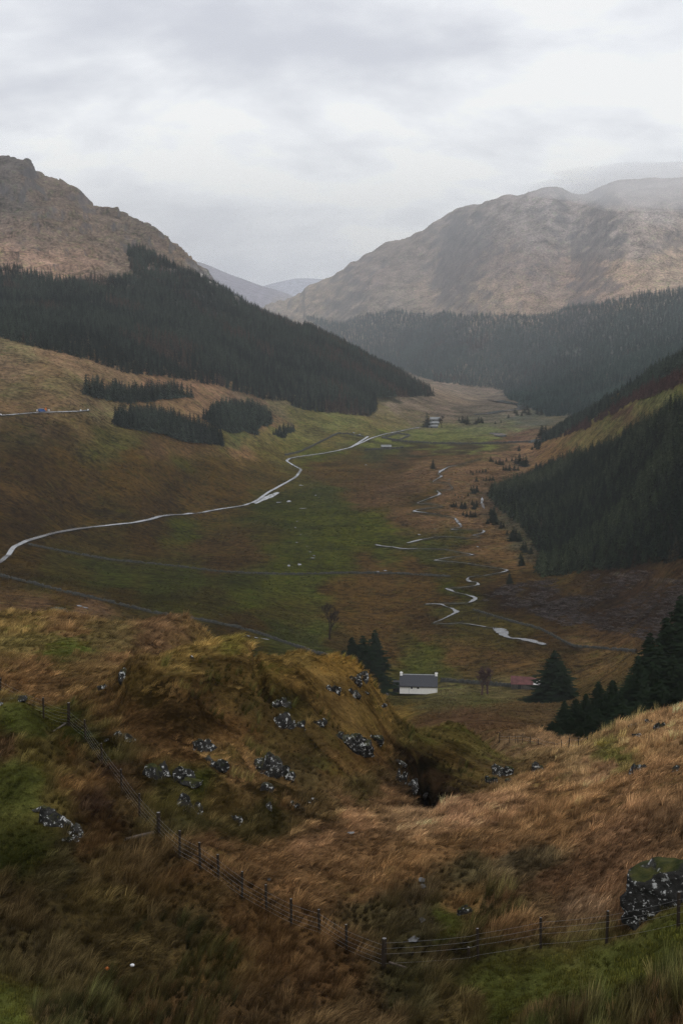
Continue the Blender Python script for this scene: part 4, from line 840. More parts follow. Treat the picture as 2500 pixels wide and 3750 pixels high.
# brash left by the felling on the right
def stick(seed):
    g = np.random.default_rng(seed); co = []; f = []
    for b in range(5):
        a = g.random()*6.28; L = 0.8 + 2.2*g.random(); x, y = (g.random(2) - 0.5)*2.5; z = 0.1 + 0.3*g.random(); w = 0.05 + 0.06*g.random()
        dx, dy = math.cos(a)*L, math.sin(a)*L; k = len(co); dz = 0.5*(g.random() - 0.3)
        co += [(x, y - w, z), (x, y + w, z), (x, y, z + 2*w), (x + dx, y + dy - w*0.6, z + dz), (x + dx, y + dy + w*0.6, z + dz), (x + dx, y + dy, z + dz + w)]
        f += [(k, k + 1, k + 4, k + 3), (k + 1, k + 2, k + 5, k + 4), (k + 2, k, k + 3, k + 5)]
    me = mesh_np('stick_%d' % seed, co, f, M_SCATTER, False); shades(me, np.ones(len(co))); return me
def scatter_brash():
    poly = [(1110,1380),(1160,1345),(1250,1335),(1400,1318),(1568,1305),(1620,1300),(1620,1460),(1500,1475),(1400,1450),(1300,1440),(1200,1400)]
    g = np.random.default_rng(23); n0 = 16000; az = np.radians(g.uniform(4, 15, n0)); r = np.sqrt(g.uniform(380**2, 700**2, n0))
    x, y = np.sin(az)*r, np.cos(az)*r; z = ground(x, y); px, py = project(x, y, z); k = in_poly(px, py, poly) & (fbm(x, y, 12, 3, 81) > -0.1)
    x, y, z = x[k], y[k], z[k]; n = len(x); v = g.random((n, 1))**2
    tn = np.array((0.035, 0.026, 0.024))*(1 - v) + np.array((0.13, 0.11, 0.10))*v
    s = 0.5 + 0.8*g.random(n)
    make_scatter('felling_brash', [proto('brash', stick(k)) for k in range(4)], np.column_stack([x, y, z]), np.column_stack([0*x, 0*x, 0.5 + 0.9*g.standard_normal(n)]), np.column_stack([s, s, s]), tn, g.integers(0, 4, n))
scatter_brash()
# ---------------------------------------------------------------- rocks
_ico = {}
def ico(sub):
    if sub not in _ico:
        bm = bmesh.new(); bmesh.ops.create_icosphere(bm, subdivisions=sub, radius=1.0)
        _ico[sub] = (np.array([v.co[:] for v in bm.verts]), np.array([[v.index for v in f.verts] for f in bm.faces])); bm.free()
    return _ico[sub]
def noise3(P, s, seed): return (fbm(P[:, 0]*s + 7.1*P[:, 2]*s*0.6, P[:, 1]*s - P[:, 2]*s, 1.0, 3, seed))
def rock_mesh(seed, w, d, h, tilt=0.0, cuts=12, sub=4, blocks=1, lo_cut=0.36):
    """split blocks of schist: planes cut from a ball, layered and pitted; an outcrop is several blocks grown together"""
    V, F = ico(sub); g = np.random.default_rng(seed); CO = []; FA = []
    for bk in range(blocks):
        P = V.copy()
        for k in range(cuts):
            n = g.standard_normal(3); n[2] *= 0.8; n /= np.linalg.norm(n); o = lo_cut + 0.42*(1 - lo_cut + 0.36)*g.random()
            dd = P @ n - o; P -= np.where(dd > 0, dd*0.95, 0)[:, None]*n
        P *= (1 + 0.13*noise3(P, 1.7, seed + bk) + 0.07*noise3(P, 7.0, seed + 3 + bk))[:, None]
        if lo_cut > 0.5: P[:, :2] *= (1 + 0.30*np.clip(0.1 - P[:, 2], 0, 1))[:, None]      # a boulder spreads where it meets the turf
        lay = np.sin((P[:, 2]*1.2 + P[:, 0]*0.5)*11 + seed); P[:, :2] *= (1 + 0.05*np.sign(lay)*np.abs(lay)**0.4)[:, None]
        k = 1.0 if blocks == 1 else (0.75 + 0.3*g.random())/blocks**0.55
        P *= np.array([w/2*k*(1.0 + 0.3*g.random()), d/2*k, h/2*(k if blocks == 1 else 0.7 + 0.5*g.random())])*1.45
        t = tilt + (0.5*(g.random() - 0.5) if blocks > 1 else 0)
        c, s_ = math.cos(t), math.sin(t); x = P[:, 0]*c + P[:, 2]*s_; z = -P[:, 0]*s_ + P[:, 2]*c; P[:, 0] = x; P[:, 2] = z
        if blocks > 1: P += np.array([w*0.42*((bk + 0.5)/blocks*2 - 1), d*0.35*(g.random() - 0.5), -math.tan(tilt)*w*0.42*((bk + 0.5)/blocks*2 - 1) + h*0.18*(g.random() - 0.6)])
        FA.append(F + len(V)*bk); CO.append(P)
    return mesh_np('rock', np.concatenate(CO), np.concatenate(FA), M_ROCK, False)
def rock(px, py, wpx, hpx, label, moss=0.8, tilt=0.0, depth=0.8, name='rock', rmin=30, cat='rock', group=None, sink=0.46):
    x, y, z, r = hit(px, py, rmin); k = r/FPX*1.03
    w, h = wpx*k, hpx*k*1.15; seed = int(px*3 + py)
    o = link(name, rock_mesh(seed, w, max(w*depth, 0.2), h, tilt, sub=4 if wpx > 24 else 3, blocks=1 if (wpx < 26 or cat == 'boulder') else 3 if wpx < 70 else 4, lo_cut=0.58 if cat == 'boulder' else 0.36), loc=(x, y, z + h*(0.5 - sink)), rot=(0, 0, (seed % 7 - 3)*0.12))
    o.color = (1, 1, 1, moss)
    tag(o, label, cat, group); return o
ROCKS = [
 (137,1892,112,60,'dark outcrop streaked with white lichen in the left mossy bank',0.75,0.2,0.7),
 (92,1860,24,14,'grey stone just above the dark lichen-streaked outcrop at left',0.2,0,0.8),
 (160,1932,28,18,'grey stone below the dark lichen-streaked outcrop at left',0.5,0,0.8),
 (42,1606,46,10,'pale flat slab topping the green mossy bank at left edge',0.3,0,1.2),
 (2,1620,14,18,'small pale stone at left edge below the mossy slab',0.3,0,0.9),
 (287,1702,46,28,'speckled grey rock right of the wire fence, low on the knoll',0.4,0.2,0.8),
 (244,1702,9,11,'tiny white stone beside the fence wires',0.0,0,0.9),
 (470,1725,54,38,'pale pointed rock slanting down to the right on the knoll',0.35,0.5,0.5),
 (493,1762,58,30,'broad speckled rock directly below the slanting pointed one',0.4,0.15,0.6),
 (614,1772,66,54,'pyramid-shaped grey rock in the middle of the knoll face',0.45,0.0,0.8),
 (648,1782,46,36,'dark rock leaning on the right side of the pyramid-shaped one',0.9,0.3,0.8),
 (610,1812,22,20,'small lichened rock below the pyramid-shaped rock',0.3,0,0.8),
 (362,1785,58,44,'mossy rock with white specks on the left of the lower knoll',0.95,-0.1,0.7),
 (430,1790,62,38,'dark moss-covered block above the tall pale rock face',1.0,0.0,0.8),
 (437,1868,44,80,'tall pale lichened rock face at the foot of the knoll',0.25,0.1,0.6),
 (541,1884,30,26,'white-spotted rock at the knoll foot, right of the tall face',0.6,0.1,0.8),
 (618,1858,16,26,'narrow upright stone at the knoll foot',0.5,0,0.7),
 (671,1851,30,16,'grey stone at the right end of the knoll foot',0.5,0.1,0.8),
 (716,1841,26,14,'rightmost small stone at the foot of the knoll',0.6,0,0.8),
 (694,1858,13,9,'tiny pale stone below the rightmost stones of the knoll foot',0.2,0,0.8),
 (442,1515,9,15,'small white stone standing near the top of the knoll',0.0,0,0.6),
 (288,1553,24,28,'grey rock on the left shoulder of the knoll',0.5,0.2,0.8),
 (241,1578,32,13,'flat grey rock left of the knoll shoulder',0.3,0,0.9),
 (668,1668,60,44,'pale crag sloping down the right of the knoll',0.45,0.6,0.5),
 (645,1620,36,30,'dark mossy cleft rock above the pale sloping crag',0.95,0.5,0.6),
 (733,1664,30,20,'round grey boulder right of the pale sloping crag',0.4,0,0.9),
 (800,1708,118,38,'long low outcrop with white lichen on the right of the knoll',0.6,0.1,0.6),
 (858,1700,34,20,'speckled end stone of the long low outcrop',0.5,0.1,0.8),
 (921,1795,26,48,'layered grey rock edge left of the dark gully',0.3,0.3,0.8),
 (919,1754,20,14,'small grey rock above the dark gully',0.3,0.2,0.8),
 (944,1812,30,34,'black wet rock with white spots in the gully',0.1,0.3,0.8),
 (979,1826,15,15,'small white-topped stone at the bottom of the gully',0.1,0,0.8),
 (1152,1782,40,34,'dark mossy boulder at the right tip of the knoll',1.0,0.2,0.8),
 (1128,1800,30,24,'dark mossy boulder left of the knoll tip',1.0,0,0.8),
 (1168,1802,22,20,'small dark rock below the right tip of the knoll',0.9,0.2,0.8),
 (1236,1775,32,32,'dark mossy boulder on the brow of the right slope',0.9,0.1,0.8),
 (1466,1772,44,28,'dark rock with white spots in the right-hand grass slope',0.5,0.1,0.8),
 (1552,1772,14,20,'dark stone at right edge of the right-hand grass slope',0.6,0,0.8),
 (1459,1692,17,14,'white-spotted stone just below the right skyline rocks',0.2,0.2,0.8),
 (1464,1667,36,11,'pale flat rock on the right-hand brow under the spruces',0.3,0.1,0.8),
 (1496,1659,28,11,'pale flat rock further up the right-hand brow',0.3,0.1,0.8),
 (1516,1671,28,12,'dark flat rock below the pale brow rocks',0.6,0.1,0.8),
 (1071,2098,32,26,'small round moss hummock stone above the right fence',1.0,0,0.9),
 (813,1566,30,26,'pale rock under the overhanging right end of the knoll top',0.2,0.1,0.8),
 (830,1556,24,30,'dark mossy rock at the right end of the knoll top',1.0,0.1,0.8),
 (766,1585,34,28,'dark rock with white patches below the knoll top',0.4,0.3,0.8),
 (810,1596,26,18,'grey rock below the pale overhang rock',0.4,0.2,0.8),
 (841,1592,15,8,'pale stone between the knoll and the cottage',0.1,0,0.9),
 (876,1621,28,7,'low white slab on the slope below the cottage',0.0,0,0.8),
 (893,1618,9,6,'tiny white stone at the end of the low slab',0.0,0,0.8),
]
for i, q in enumerate(ROCKS): rock(*q[:5], moss=q[5], tilt=q[6], depth=q[7], sink=0.64 if i == 0 else 0.52)
rock(876,1592,22,15,'grey boulder on the grass left of the cottage',0.3,0.1,1.0,'boulder',200,'boulder')
rock(132,1408,26,15,'dark boulder on the red bracken below the field wall',0.5,0.1,1.0,'boulder',300,'boulder')
rock(286,1440,34,9,'long grey boulder in the bracken beside the shelf',0.3,0.1,0.7,'boulder',300,'boulder')
big = rock(1566,2050,165,150,'large lichened boulder with a mossy grass cap at right edge',1.0,0.0,0.85,'boulder',30,'boulder',sink=0.56)

# ---------------------------------------------------------------- fences
def post_mesh(name, h, rad, mat, n=8, seed=0):
    g = np.random.default_rng(seed); co = []; f = []
    rings = [(-0.4, 1.0), (0.0, 1.0), (h*0.5, 0.97), (h - 0.02, 0.95), (h, 0.88)]
    for z, k in rings:
        for i in range(n):
            a = 2*math.pi*i/n; q = rad*k*(1 + 0.08*(g.random() - 0.5)); co.append((q*math.cos(a), q*math.sin(a), z))
    for j in range(len(rings) - 1):
        for i in range(n): f.append((j*n + i, j*n + (i + 1) % n, (j + 1)*n + (i + 1) % n, (j + 1)*n + i))
    me = mesh_np(name, co, f, mat, False)
    return me
def cap_mesh(name, rad, n=8):
    co = [(0, 0, 0.006)] + [(rad*0.88*math.cos(2*math.pi*i/n), rad*0.88*math.sin(2*math.pi*i/n), 0.002) for i in range(n)]
    return mesh_np(name, co, [(0, 1 + i, 1 + (i + 1) % n) for i in range(n)], M_ENDGRAIN, False)
def tube_mesh(name, pts, rad, mat, n=4):
    P = np.array(pts, float); T = np.gradient(P, axis=0); T /= np.linalg.norm(T, axis=1)[:, None] + 1e-9
    up = np.array([0, 0, 1.0]) if abs(T[0][2]) < 0.9 else np.array([1.0, 0, 0])
    A = np.cross(T, up); A /= np.linalg.norm(A, axis=1)[:, None] + 1e-9; B = np.cross(A, T); co = []; f = []
    rads = np.array(rad)*np.ones(len(P))
    for i in range(len(P)):
        for k in range(n):
            a = 2*math.pi*k/n; co.append(P[i] + rads[i]*(math.cos(a)*A[i] + math.sin(a)*B[i]))
    for i in range(len(P) - 1):
        for k in range(n): f.append((i*n + k, i*n + (k + 1) % n, (i + 1)*n + (k + 1) % n, (i + 1)*n + k))
    return mesh_np(name, co, f, mat, False)
def bar(name, a, b, rad, mat, parent, n=8): 
    me = tube_mesh(name, [a, tuple((np.array(a) + np.array(b))/2), b], [rad, rad*0.95, rad*0.85], mat, n); return link(name, me, parent)
POSTM = {}
def fence(label, posts, wires, rmin=30, wire_rad=0.0036, droppers=0):
    """posts: (px, py_base, height, radius, kind); wires: heights above ground"""
    W = [hit(p[0], p[1], rmin)[:3] for p in posts]
    root = empty('wire_fence', W[0]); o0 = Vector(W[0]); tag(root, label, 'fence')
    g = np.random.default_rng(len(label)); tops = []
    for (px, py, h, rad, kind), w in zip(posts, W):
        key = (kind, round(h, 2), rad)
        if key not in POSTM: POSTM[key] = (post_mesh('fence_post', h, rad, M_POST, seed=len(POSTM)), cap_mesh('post_top', rad))
        lean = (0.05*(g.random() - 0.5), 0.09*(g.random() - 0.5), g.random()*6)
        p = link('strainer_post' if kind == 's' else 'post', POSTM[key][0], root, Vector(w) - o0, lean)
        link('post_top', POSTM[key][1], p, (0, 0, h))
        tops.append(np.array(w) - np.array(o0))
    for wh in wires:
        pts = []
        for a, b in zip(tops[:-1], tops[1:]):
            for s in np.linspace(0, 1, 7)[:-1]:
                q = a + (b - a)*s; q[2] += wh - 0.05*math.sin(math.pi*s)*np.linalg.norm(b - a)/6; pts.append(q - np.array([0, 0.0, 0]))
        pts.append(tops[-1] + np.array([0, 0, wh])); pts = np.array(pts); pts[:, 1] -= 0.07
        link('wire', tube_mesh('wire', pts, wire_rad, M_WIRE, 4), root)
    if droppers:
        for a, b in zip(tops[:-1], tops[1:]):
            for s in np.linspace(0, 1, droppers + 2)[1:-1]:
                q = a + (b - a)*s; link('dropper', tube_mesh('dropper', [q + [0, -0.075, wires[0] - 0.1], q + [0, -0.075, 0.6], q + [0, -0.075, wires[-1] + 0.05]], 0.008, M_POST, 4), root)
    return root, W
LW = (0.18, 0.36, 0.55, 0.76, 0.98)
f1, W1 = fence('wire fence running down the left bank to the stout corner post',
  [(-70,1575,1.15,0.05,'p'),(2,1602,1.15,0.05,'p'),(101,1650,1.12,0.05,'p'),(158,1666,1.42,0.095,'s'),(197,1700,1.2,0.052,'p'),(235,1757,1.2,0.052,'p'),(280,1820,1.2,0.052,'p'),(321,1876,1.15,0.05,'p'),(365,1924,1.22,0.095,'s'),
   (413,1971,1.22,0.055,'p'),(460,1996,1.2,0.055,'p'),(502,2025,1.2,0.055,'p'),(556,2066,1.24,0.055,'p'),(612,2097,1.24,0.055,'p'),(669,2127,1.2,0.055,'p'),(733,2149,1.14,0.055,'p'),(796,2189,1.22,0.055,'p'),(881,2223,1.24,0.10,'s')], LW)
f2, W2 = fence('wire fence from the stout corner post rightwards past the boulder',
  [(884,2223,0.5,0.05,'p'),(1076,2210,0.62,0.055,'p'),(1097,2204,1.28,0.055,'p'),(1241,2179,1.22,0.055,'p'),(1392,2166,1.22,0.055,'p'),(1556,2134,1.3,0.06,'p'),(1720,2110,1.3,0.055,'p')], (0.22, 0.62, 0.85, 1.08), droppers=0)
o1 = Vector(W1[0])
def strut(root, org, a, b, rad, nm='strut'):
    A = hit(*a)[:3]; B = hit(*b)[:3]
    bar(nm, Vector(A) + Vector((0, 0, 0.28)) - org, Vector(B) + Vector((0, 0, 0.08)) - org, rad, M_STRUT, root)
strut(f1, o1, (352,1926), (288,1932), 0.085); strut(f1, o1, (151,1672), (122,1684), 0.05)
strut(f2, Vector(W2[0]), (894,2226), (935,2228), 0.05)
DRP = [(1125,0),(1300,0),(1317,0),(1460,0),(1440,0),(1500,0)]
f3, W3 = fence('small far fence along the grass brow below the dark spruces',
  [(1146,1706,1.5,0.07,'s'),(1169,1706,0.9,0.045,'p'),(1183,1707,1.0,0.045,'p'),(1188,1707,1.0,0.045,'p'),(1199,1706,1.15,0.05,'p'),(1217,1710,1.15,0.05,'p'),(1235,1713,1.0,0.045,'p'),(1271,1723,1.0,0.045,'p'),(1288,1722,1.15,0.05,'p'),(1305,1723,1.1,0.05,'p'),(1326,1725,1.15,0.05,'p'),(1347,1723,0.9,0.045,'p')], (0.5, 0.95), 100, 0.008)

# ---------------------------------------------------------------- dry stone walls of the glen
def dry_wall(label, line, h, w, gaps=(), seed=0, n=22):
    pts = ground_line(line, n, 300); P = np.array([p[:2] for p in pts]); 
    for _ in range(3): P[1:-1] = (P[:-2] + 2*P[1:-1] + P[2:])/4
    T = np.gradient(P, axis=0); T /= np.linalg.norm(T, axis=1)[:, None] + 1e-9; Nn = np.stack([-T[:, 1], T[:, 0]], 1); g = np.random.default_rng(seed)
    m = len(P); gz = ground(P[:, 0], P[:, 1]); hh = h*(0.72 + 0.5*g.random(m))*np.where(g.random(m) < 0.07, 0.35, 1.0)
    co = []; prof = [(-1.0, -0.3), (-0.85, 0.45), (-0.6, 1.0), (0.6, 1.0), (0.85, 0.45), (1.0, -0.3)]
    for s, t in prof:
        q = P + Nn*(w/2*s*(0.8 + 0.4*g.random(m)))[:, None]; co.append(np.column_stack([q, gz + hh*t*(0.9 + 0.2*g.random(m))]))
    k = len(prof); co = np.stack(co, 1).reshape(-1, 3); o = co[0].copy(); co = co - o
    f = [(i*k + j, i*k + j + 1, (i + 1)*k + j + 1, (i + 1)*k + j) for i in range(m - 1) for j in range(k - 1)]
    return tag(link('dry_stone_wall', mesh_np('dry_stone_wall', co, f, M_WALLSTONE, False), loc=o), label, 'wall')
dry_wall('long dark field wall nearest the knoll, running down from the left edge', FIELD_WALLS['lower'], 1.05, 0.7, seed=1)
dry_wall('long field wall from the road bend across the whole glen floor', FIELD_WALLS['upper'], 0.95, 0.7, seed=2)
dry_wall('mossy wall curving along the right side of the burn', FIELD_WALLS['right'], 0.85, 0.7, seed=3)
dry_wall('dark wall between the white cottage and the red-roofed barn', FIELD_WALLS['cottage'], 1.3, 0.8, seed=4)
dry_wall('four-sided sheepfold wall in the far green field', FIELD_WALLS['fold'], 1.5, 1.0, seed=5, n=14)
dry_wall('straight wall along the near edge of the far green meadow', FIELD_WALLS['meadow'], 1.6, 1.3, seed=6)
dry_wall('wall climbing the hillside left of the glen road bend', FIELD_WALLS['bank'], 1.4, 1.1, seed=7)
dry_wall('low pen wall beside the stone shed at the road fork', FIELD_WALLS['pens'], 1.4, 1.2, seed=8)

# ---------------------------------------------------------------- buildings
def bm_obj(name, build, mat, parent, loc=(0, 0, 0), rot=(0, 0, 0)):
    bm = bmesh.new(); build(bm); bmesh.ops.recalc_face_normals(bm, faces=bm.faces)
    me = bpy.data.meshes.new(name); bm.to_mesh(me); bm.free(); me.materials.append(mat); return link(name, me, parent, loc, rot)
def box(bm, x0, x1, y0, y1, z0, z1):
    v = [bm.verts.new(p) for p in ((x0,y0,z0),(x1,y0,z0),(x1,y1,z0),(x0,y1,z0),(x0,y0,z1),(x1,y0,z1),(x1,y1,z1),(x0,y1,z1))]
    for q in ((0,3,2,1),(4,5,6,7),(0,1,5,4),(1,2,6,5),(2,3,7,6),(3,0,4,7)): bm.faces.new([v[i] for i in q])
def gable(bm, L, D, h, rise):
    """walls with gables; length along x"""
    a, b = L/2, D/2
    v = [bm.verts.new(p) for p in ((-a,-b,0),(a,-b,0),(a,b,0),(-a,b,0),(-a,-b,h),(a,-b,h),(a,b,h),(-a,b,h),(-a,0,h+rise),(a,0,h+rise))]
    for q in ((0,1,5,4),(2,3,7,6),(1,2,6,9,5),(3,0,4,8,7),(0,3,2,1)): bm.faces.new([v[i] for i in q])
def slab(bm, p, q, r, s, t):
    """a sloping roof sheet of thickness t through four corners"""
    n = (Vector(q) - Vector(p)).cross(Vector(s) - Vector(p)).normalized()*t
    lo = [bm.verts.new(Vector(c)) for c in (p, q, r, s)]; hi = [bm.verts.new(Vector(c) + n) for c in (p, q, r, s)]
    bm.faces.new(lo[::-1]); bm.faces.new(hi)
    for i in range(4): bm.faces.new([lo[i], lo[(i + 1) % 4], hi[(i + 1) % 4], hi[i]])
def mat_slate():
    m, nt, b = new_mat('wet_slate'); tc = nt.nodes.new('ShaderNodeTexCoord')
    br = nt.nodes.new('ShaderNodeTexBrick'); nt.links.new(tc.outputs['Object'], br.inputs['Vector']); br.inputs['Scale'].default_value = 3.0
    br.inputs['Color1'].default_value = (0.050, 0.053, 0.062, 1); br.inputs['Color2'].default_value = (0.075, 0.079, 0.090, 1); br.inputs['Mortar'].default_value = (0.03, 0.03, 0.035, 1); br.inputs['Mortar Size'].default_value = 0.03
    nt.links.new(br.outputs['Color'], b.inputs['Base Color']); b.inputs['Roughness'].default_value = 0.75; b.inputs['Specular IOR Level'].default_value = 0.25; return m
M_SLATE = mat_slate()
M_WHITE = mat_simple('white_harling', (0.84, 0.83, 0.80), 0.95, 0.06, 1.2)
M_LEAD = mat_simple('pale_ridge', (0.34, 0.35, 0.36), 0.7, 0.2, 2.0)
M_DARKWOOD = mat_simple('tarred_wood', (0.022, 0.022, 0.024), 0.8, 0.3, 2.0)
M_GLASS = mat_simple('dark_glass', (0.02, 0.022, 0.025), 0.15, 0.2, 2.0, 0.6)
M_FRAME = mat_simple('window_paint', (0.35, 0.36, 0.37), 0.6, 0.1, 2.0)
M_RUST = mat_simple('rusted_red_iron', (0.115, 0.048, 0.045), 0.85, 0.35, 0.7)
M_PALEIRON = mat_simple('pale_iron_sheet', (0.50, 0.48, 0.47), 0.6, 0.2, 1.0)
M_RUBBLE = mat_simple('rubble_stone', (0.075, 0.070, 0.062), 0.95, 0.5, 1.6)
M_PALEROOF = mat_simple('pale_shed_roof', (0.19, 0.20, 0.20), 0.6, 0.25, 0.5)
M_SHEDWALL = mat_simple('shed_wall', (0.10, 0.105, 0.10), 0.9, 0.3, 0.6)
def seat(px, py, rmin=200):
    x, y, z, r = hit(px, py, rmin); return (x, y, z), math.atan2(-x, y)
def cottage():
    (x, y, z), a = seat(962, 1597); L, D, h, rise = 12.7, 6.2, 2.85, 3.0
    root = empty('cottage', (x, y + 3.1, z + 0.45), a - 0.02)
    tag(root, 'white cottage with dark slate roof and two white chimneys', 'cottage')
    bm_obj('wall', lambda bm: gable(bm, L, D, h, rise - 0.1), M_WHITE, root)
    e = 0.28
    for s in (-1, 1):
        bm_obj('roof_slope', lambda bm: slab(bm, (-L/2 - 0.12, s*(D/2 + e), h - rise*e/(D/2)), (L/2 + 0.12, s*(D/2 + e), h - rise*e/(D/2)), (L/2 + 0.12, s*0.0, h + rise), (-L/2 - 0.12, s*0.0, h + rise), 0.10*(-s)), M_SLATE, root)
    bm_obj('ridge', lambda bm: box(bm, -L/2 + 0.8, L/2 - 0.8, -0.16, 0.16, h + rise - 0.05, h + rise + 0.17), M_LEAD, root)
    for s in (-1, 1):
        c = bm_obj('chimney', lambda bm: box(bm, s*(L/2 - 0.42) - 0.42, s*(L/2 - 0.42) + 0.42, -0.45, 0.45, h + rise - 1.1, h + rise + 0.62), M_WHITE, root)
        bm_obj('chimney_cap', lambda bm: box(bm, s*(L/2 - 0.42) - 0.5, s*(L/2 - 0.42) + 0.5, -0.53, 0.53, h + rise + 0.62, h + rise + 0.74), M_WHITE, c)
        bm_obj('chimney_pot', lambda bm: box(bm, s*(L/2 - 0.42) - 0.13, s*(L/2 - 0.42) + 0.13, -0.13, 0.13, h + rise + 0.74, h + rise + 1.05), M_WHITE if s < 0 else M_LEAD, c)
    for wx, ww in ((-2.3, 0.62), (-0.15, 0.72)):
        w = bm_obj('window', lambda bm: box(bm, wx - ww/2, wx + ww/2, -D/2 - 0.03, -D/2 + 0.02, 1.75, 2.40), M_FRAME, root)
        bm_obj('pane', lambda bm: box(bm, wx - ww/2 + 0.07, wx + ww/2 - 0.07, -D/2 - 0.045, -D/2 - 0.031, 1.82, 2.33), M_GLASS, w)
    bm_obj('gutter', lambda bm: box(bm, -L/2, L/2, -D/2 - e - 0.12, -D/2 - e, h - rise*e/(D/2) - 0.12, h - rise*e/(D/2) - 0.01), M_DARKWOOD, root)
    for wx in (-3.2, L/2 - 0.25): bm_obj('downpipe', lambda bm: box(bm, wx - 0.045, wx + 0.045, -D/2 - 0.10, -D/2 - 0.004, 0.1, h), M_LEAD, root)
    s_ = bm_obj('lean_to', lambda bm: box(bm, -L/2 - 2.3, -L/2 - 0.01, -D/2 + 1.2, D/2 - 0.4, 0, 1.75), M_DARKWOOD, root)
    bm_obj('lean_to_roof', lambda bm: slab(bm, (-L/2 - 2.45, -D/2 + 1.0, 1.76), (-L/2 - 0.01, -D/2 + 1.0, 1.76), (-L/2 - 0.01, D/2 - 0.3, 2.9), (-L/2 - 2.45, D/2 - 0.3, 2.9), 0.08), M_SLATE, s_)
cottage()
def barn():
    (x, y, z), a = seat(1202, 1584); L, D, h, rise = 11.0, 5.6, 2.0, 2.1
    root = empty('barn', (x + 1.7, y + 2.8, z - 0.15), a + 0.03)
    tag(root, 'low stone barn with rusty red roof half hidden by the spruce', 'barn')
    bm_obj('wall', lambda bm: box(bm, -L/2, L/2, -D/2, D/2, 0, h), M_RUBBLE, root)
    def roof(bm):
        e = 0.25; A = L/2 + e; B = D/2 + e
        v = [bm.verts.new(p) for p in ((-A,-B,h-0.1),(A,-B,h-0.1),(A,B,h-0.1),(-A,B,h-0.1),(-A,0,h+rise),(A-5.0,0,h+rise*0.86))]
        for q in ((0,1,5,4),(2,3,4,5),(1,2,5),(3,0,4),(0,3,2,1)): bm.faces.new([v[i] for i in q])
    r_ = bm_obj('roof', roof, M_RUST, root)
    bm_obj('pale_sheet', lambda bm: slab(bm, (1.7, -D/2 - 0.28, h - 0.06), (L/2 + 0.1, -D/2 - 0.28, h - 0.06), (L/2 - 0.9, -1.2, h + 1.05), (1.9, -1.6, h + 0.85), 0.05), M_PALEIRON, r_)
    for k in range(10):
        xx = -L/2 + 0.4 + k*0.75
        bm_obj('roof_rib', lambda bm: slab(bm, (xx, -D/2 - 0.22, h - 0.07), (xx + 0.10, -D/2 - 0.22, h - 0.07), (xx + 0.10, -0.05, h + rise*(0.98 - 0.14*k/13)), (xx, -0.05, h + rise*(0.98 - 0.14*k/13)), 0.05), M_RUST, r_)
    bm_obj('door', lambda bm: box(bm, -3.4, -2.3, -D/2 - 0.03, -D/2 + 0.02, 0.1, 1.75), M_DARKWOOD, root)
barn()
def shed(px, py, L, D, h, rise, label, rz=0.0, roof=None, wall=None, name='farm_shed', dy=0.0, dx=0.0):
    (x, y, z), a = seat(px, py, 600); root = empty(name, (x + dx, y + D/2 + dy, float(ground(x + dx, y + D/2 + dy)) - 0.4), a + rz); tag(root, label, 'shed')
    bm_obj('wall', lambda bm: gable(bm, L, D, h, rise), wall or M_SHEDWALL, root)
    for s in (-1, 1):
        bm_obj('roof_slope', lambda bm: slab(bm, (-L/2 - 0.2, s*(D/2 + 0.3), h - 0.2), (L/2 + 0.2, s*(D/2 + 0.3), h - 0.2), (L/2 + 0.2, 0, h + rise + 0.05), (-L/2 - 0.2, 0, h + rise + 0.05), 0.12*(-s)), roof or M_PALEROOF, root)
    bm_obj('door', lambda bm: box(bm, -L*0.2 - 0.9, -L*0.2 + 0.9, -D/2 - 0.04, -D/2 + 0.02, 0.2, min(h - 0.2, 2.6)), M_DARKWOOD, root)
shed(1001, 973, 12, 8, 3.6, 2.2, 'tallest pale-roofed farm shed at the back of the far farm', 0.1, dy=18)
shed(996, 977, 12, 7, 2.8, 1.7, 'middle pale-roofed shed of the far farm', 0.1, dy=2)
shed(994, 983, 11, 6, 2.4, 1.4, 'front pale-roofed shed of the far farm', 0.1)
shed(887, 1031, 10, 6, 2.4, 1.5, 'small pale-roofed stone shed beside the glen road fork', 0.05, M_PALEROOF, M_RUBBLE, 'stone_shed')

# ---------------------------------------------------------------- trees one can tell apart
def spruce_crown(seed, levels=34, spokes=9, wide=0.25, kites=5, fat=1.0):
    """unit-height spruce: drooping sprays of small faces round the stem"""
    g = np.random.default_rng(seed); co = []; f = []
    for l in range(levels):
        t = (l + g.random()*0.6)/levels; z0 = 0.05 + 0.93*t; rad = (wide*(1 - t)**0.9*(0.80 + 0.36*g.random())*(0.75 + 0.25*min(1, (t + 0.05)*7)) + 0.010)
        m = max(4, int(spokes*(1 - 0.45*t)))
        for s in range(m):
            a = 2*math.pi*(s + g.random()*0.9)/m; L = rad*(0.62 + 0.55*g.random()); ca, sa = math.cos(a), math.sin(a)
            up = 0.10*(t - 0.35)
            for k in range(kites):
                u = (k + 0.6)/kites; d = L*u; z = z0 - 0.20*L*u + up*L*u*1.4 - 0.10*L*math.sin(u*2.2) + 0.006*(g.random() - 0.5)
                hw = fat*(0.020 + 0.16*L*(1 - 0.55*u))*(0.6 + 0.6*g.random()); ln = L/kites*1.15 + 0.008; tw = (g.random() - 0.5)*0.8*hw; j = len(co)
                q = a + (g.random() - 0.5)*0.5; cq, sq = math.cos(q), math.sin(q)
                bx, by = d*ca, d*sa
                co += [(bx - cq*ln*0.6, by - sq*ln*0.6, z + 0.012), (bx - sq*hw, by + cq*hw, z - 0.012 + tw), (bx + cq*ln, by + sq*ln, z - 0.006), (bx + sq*hw, by - cq*hw, z - 0.016 - tw)]
                f.append((j, j + 1, j + 2, j + 3))
    return mesh_np('crown_%d' % seed, co, f, M_NEEDLE, False)
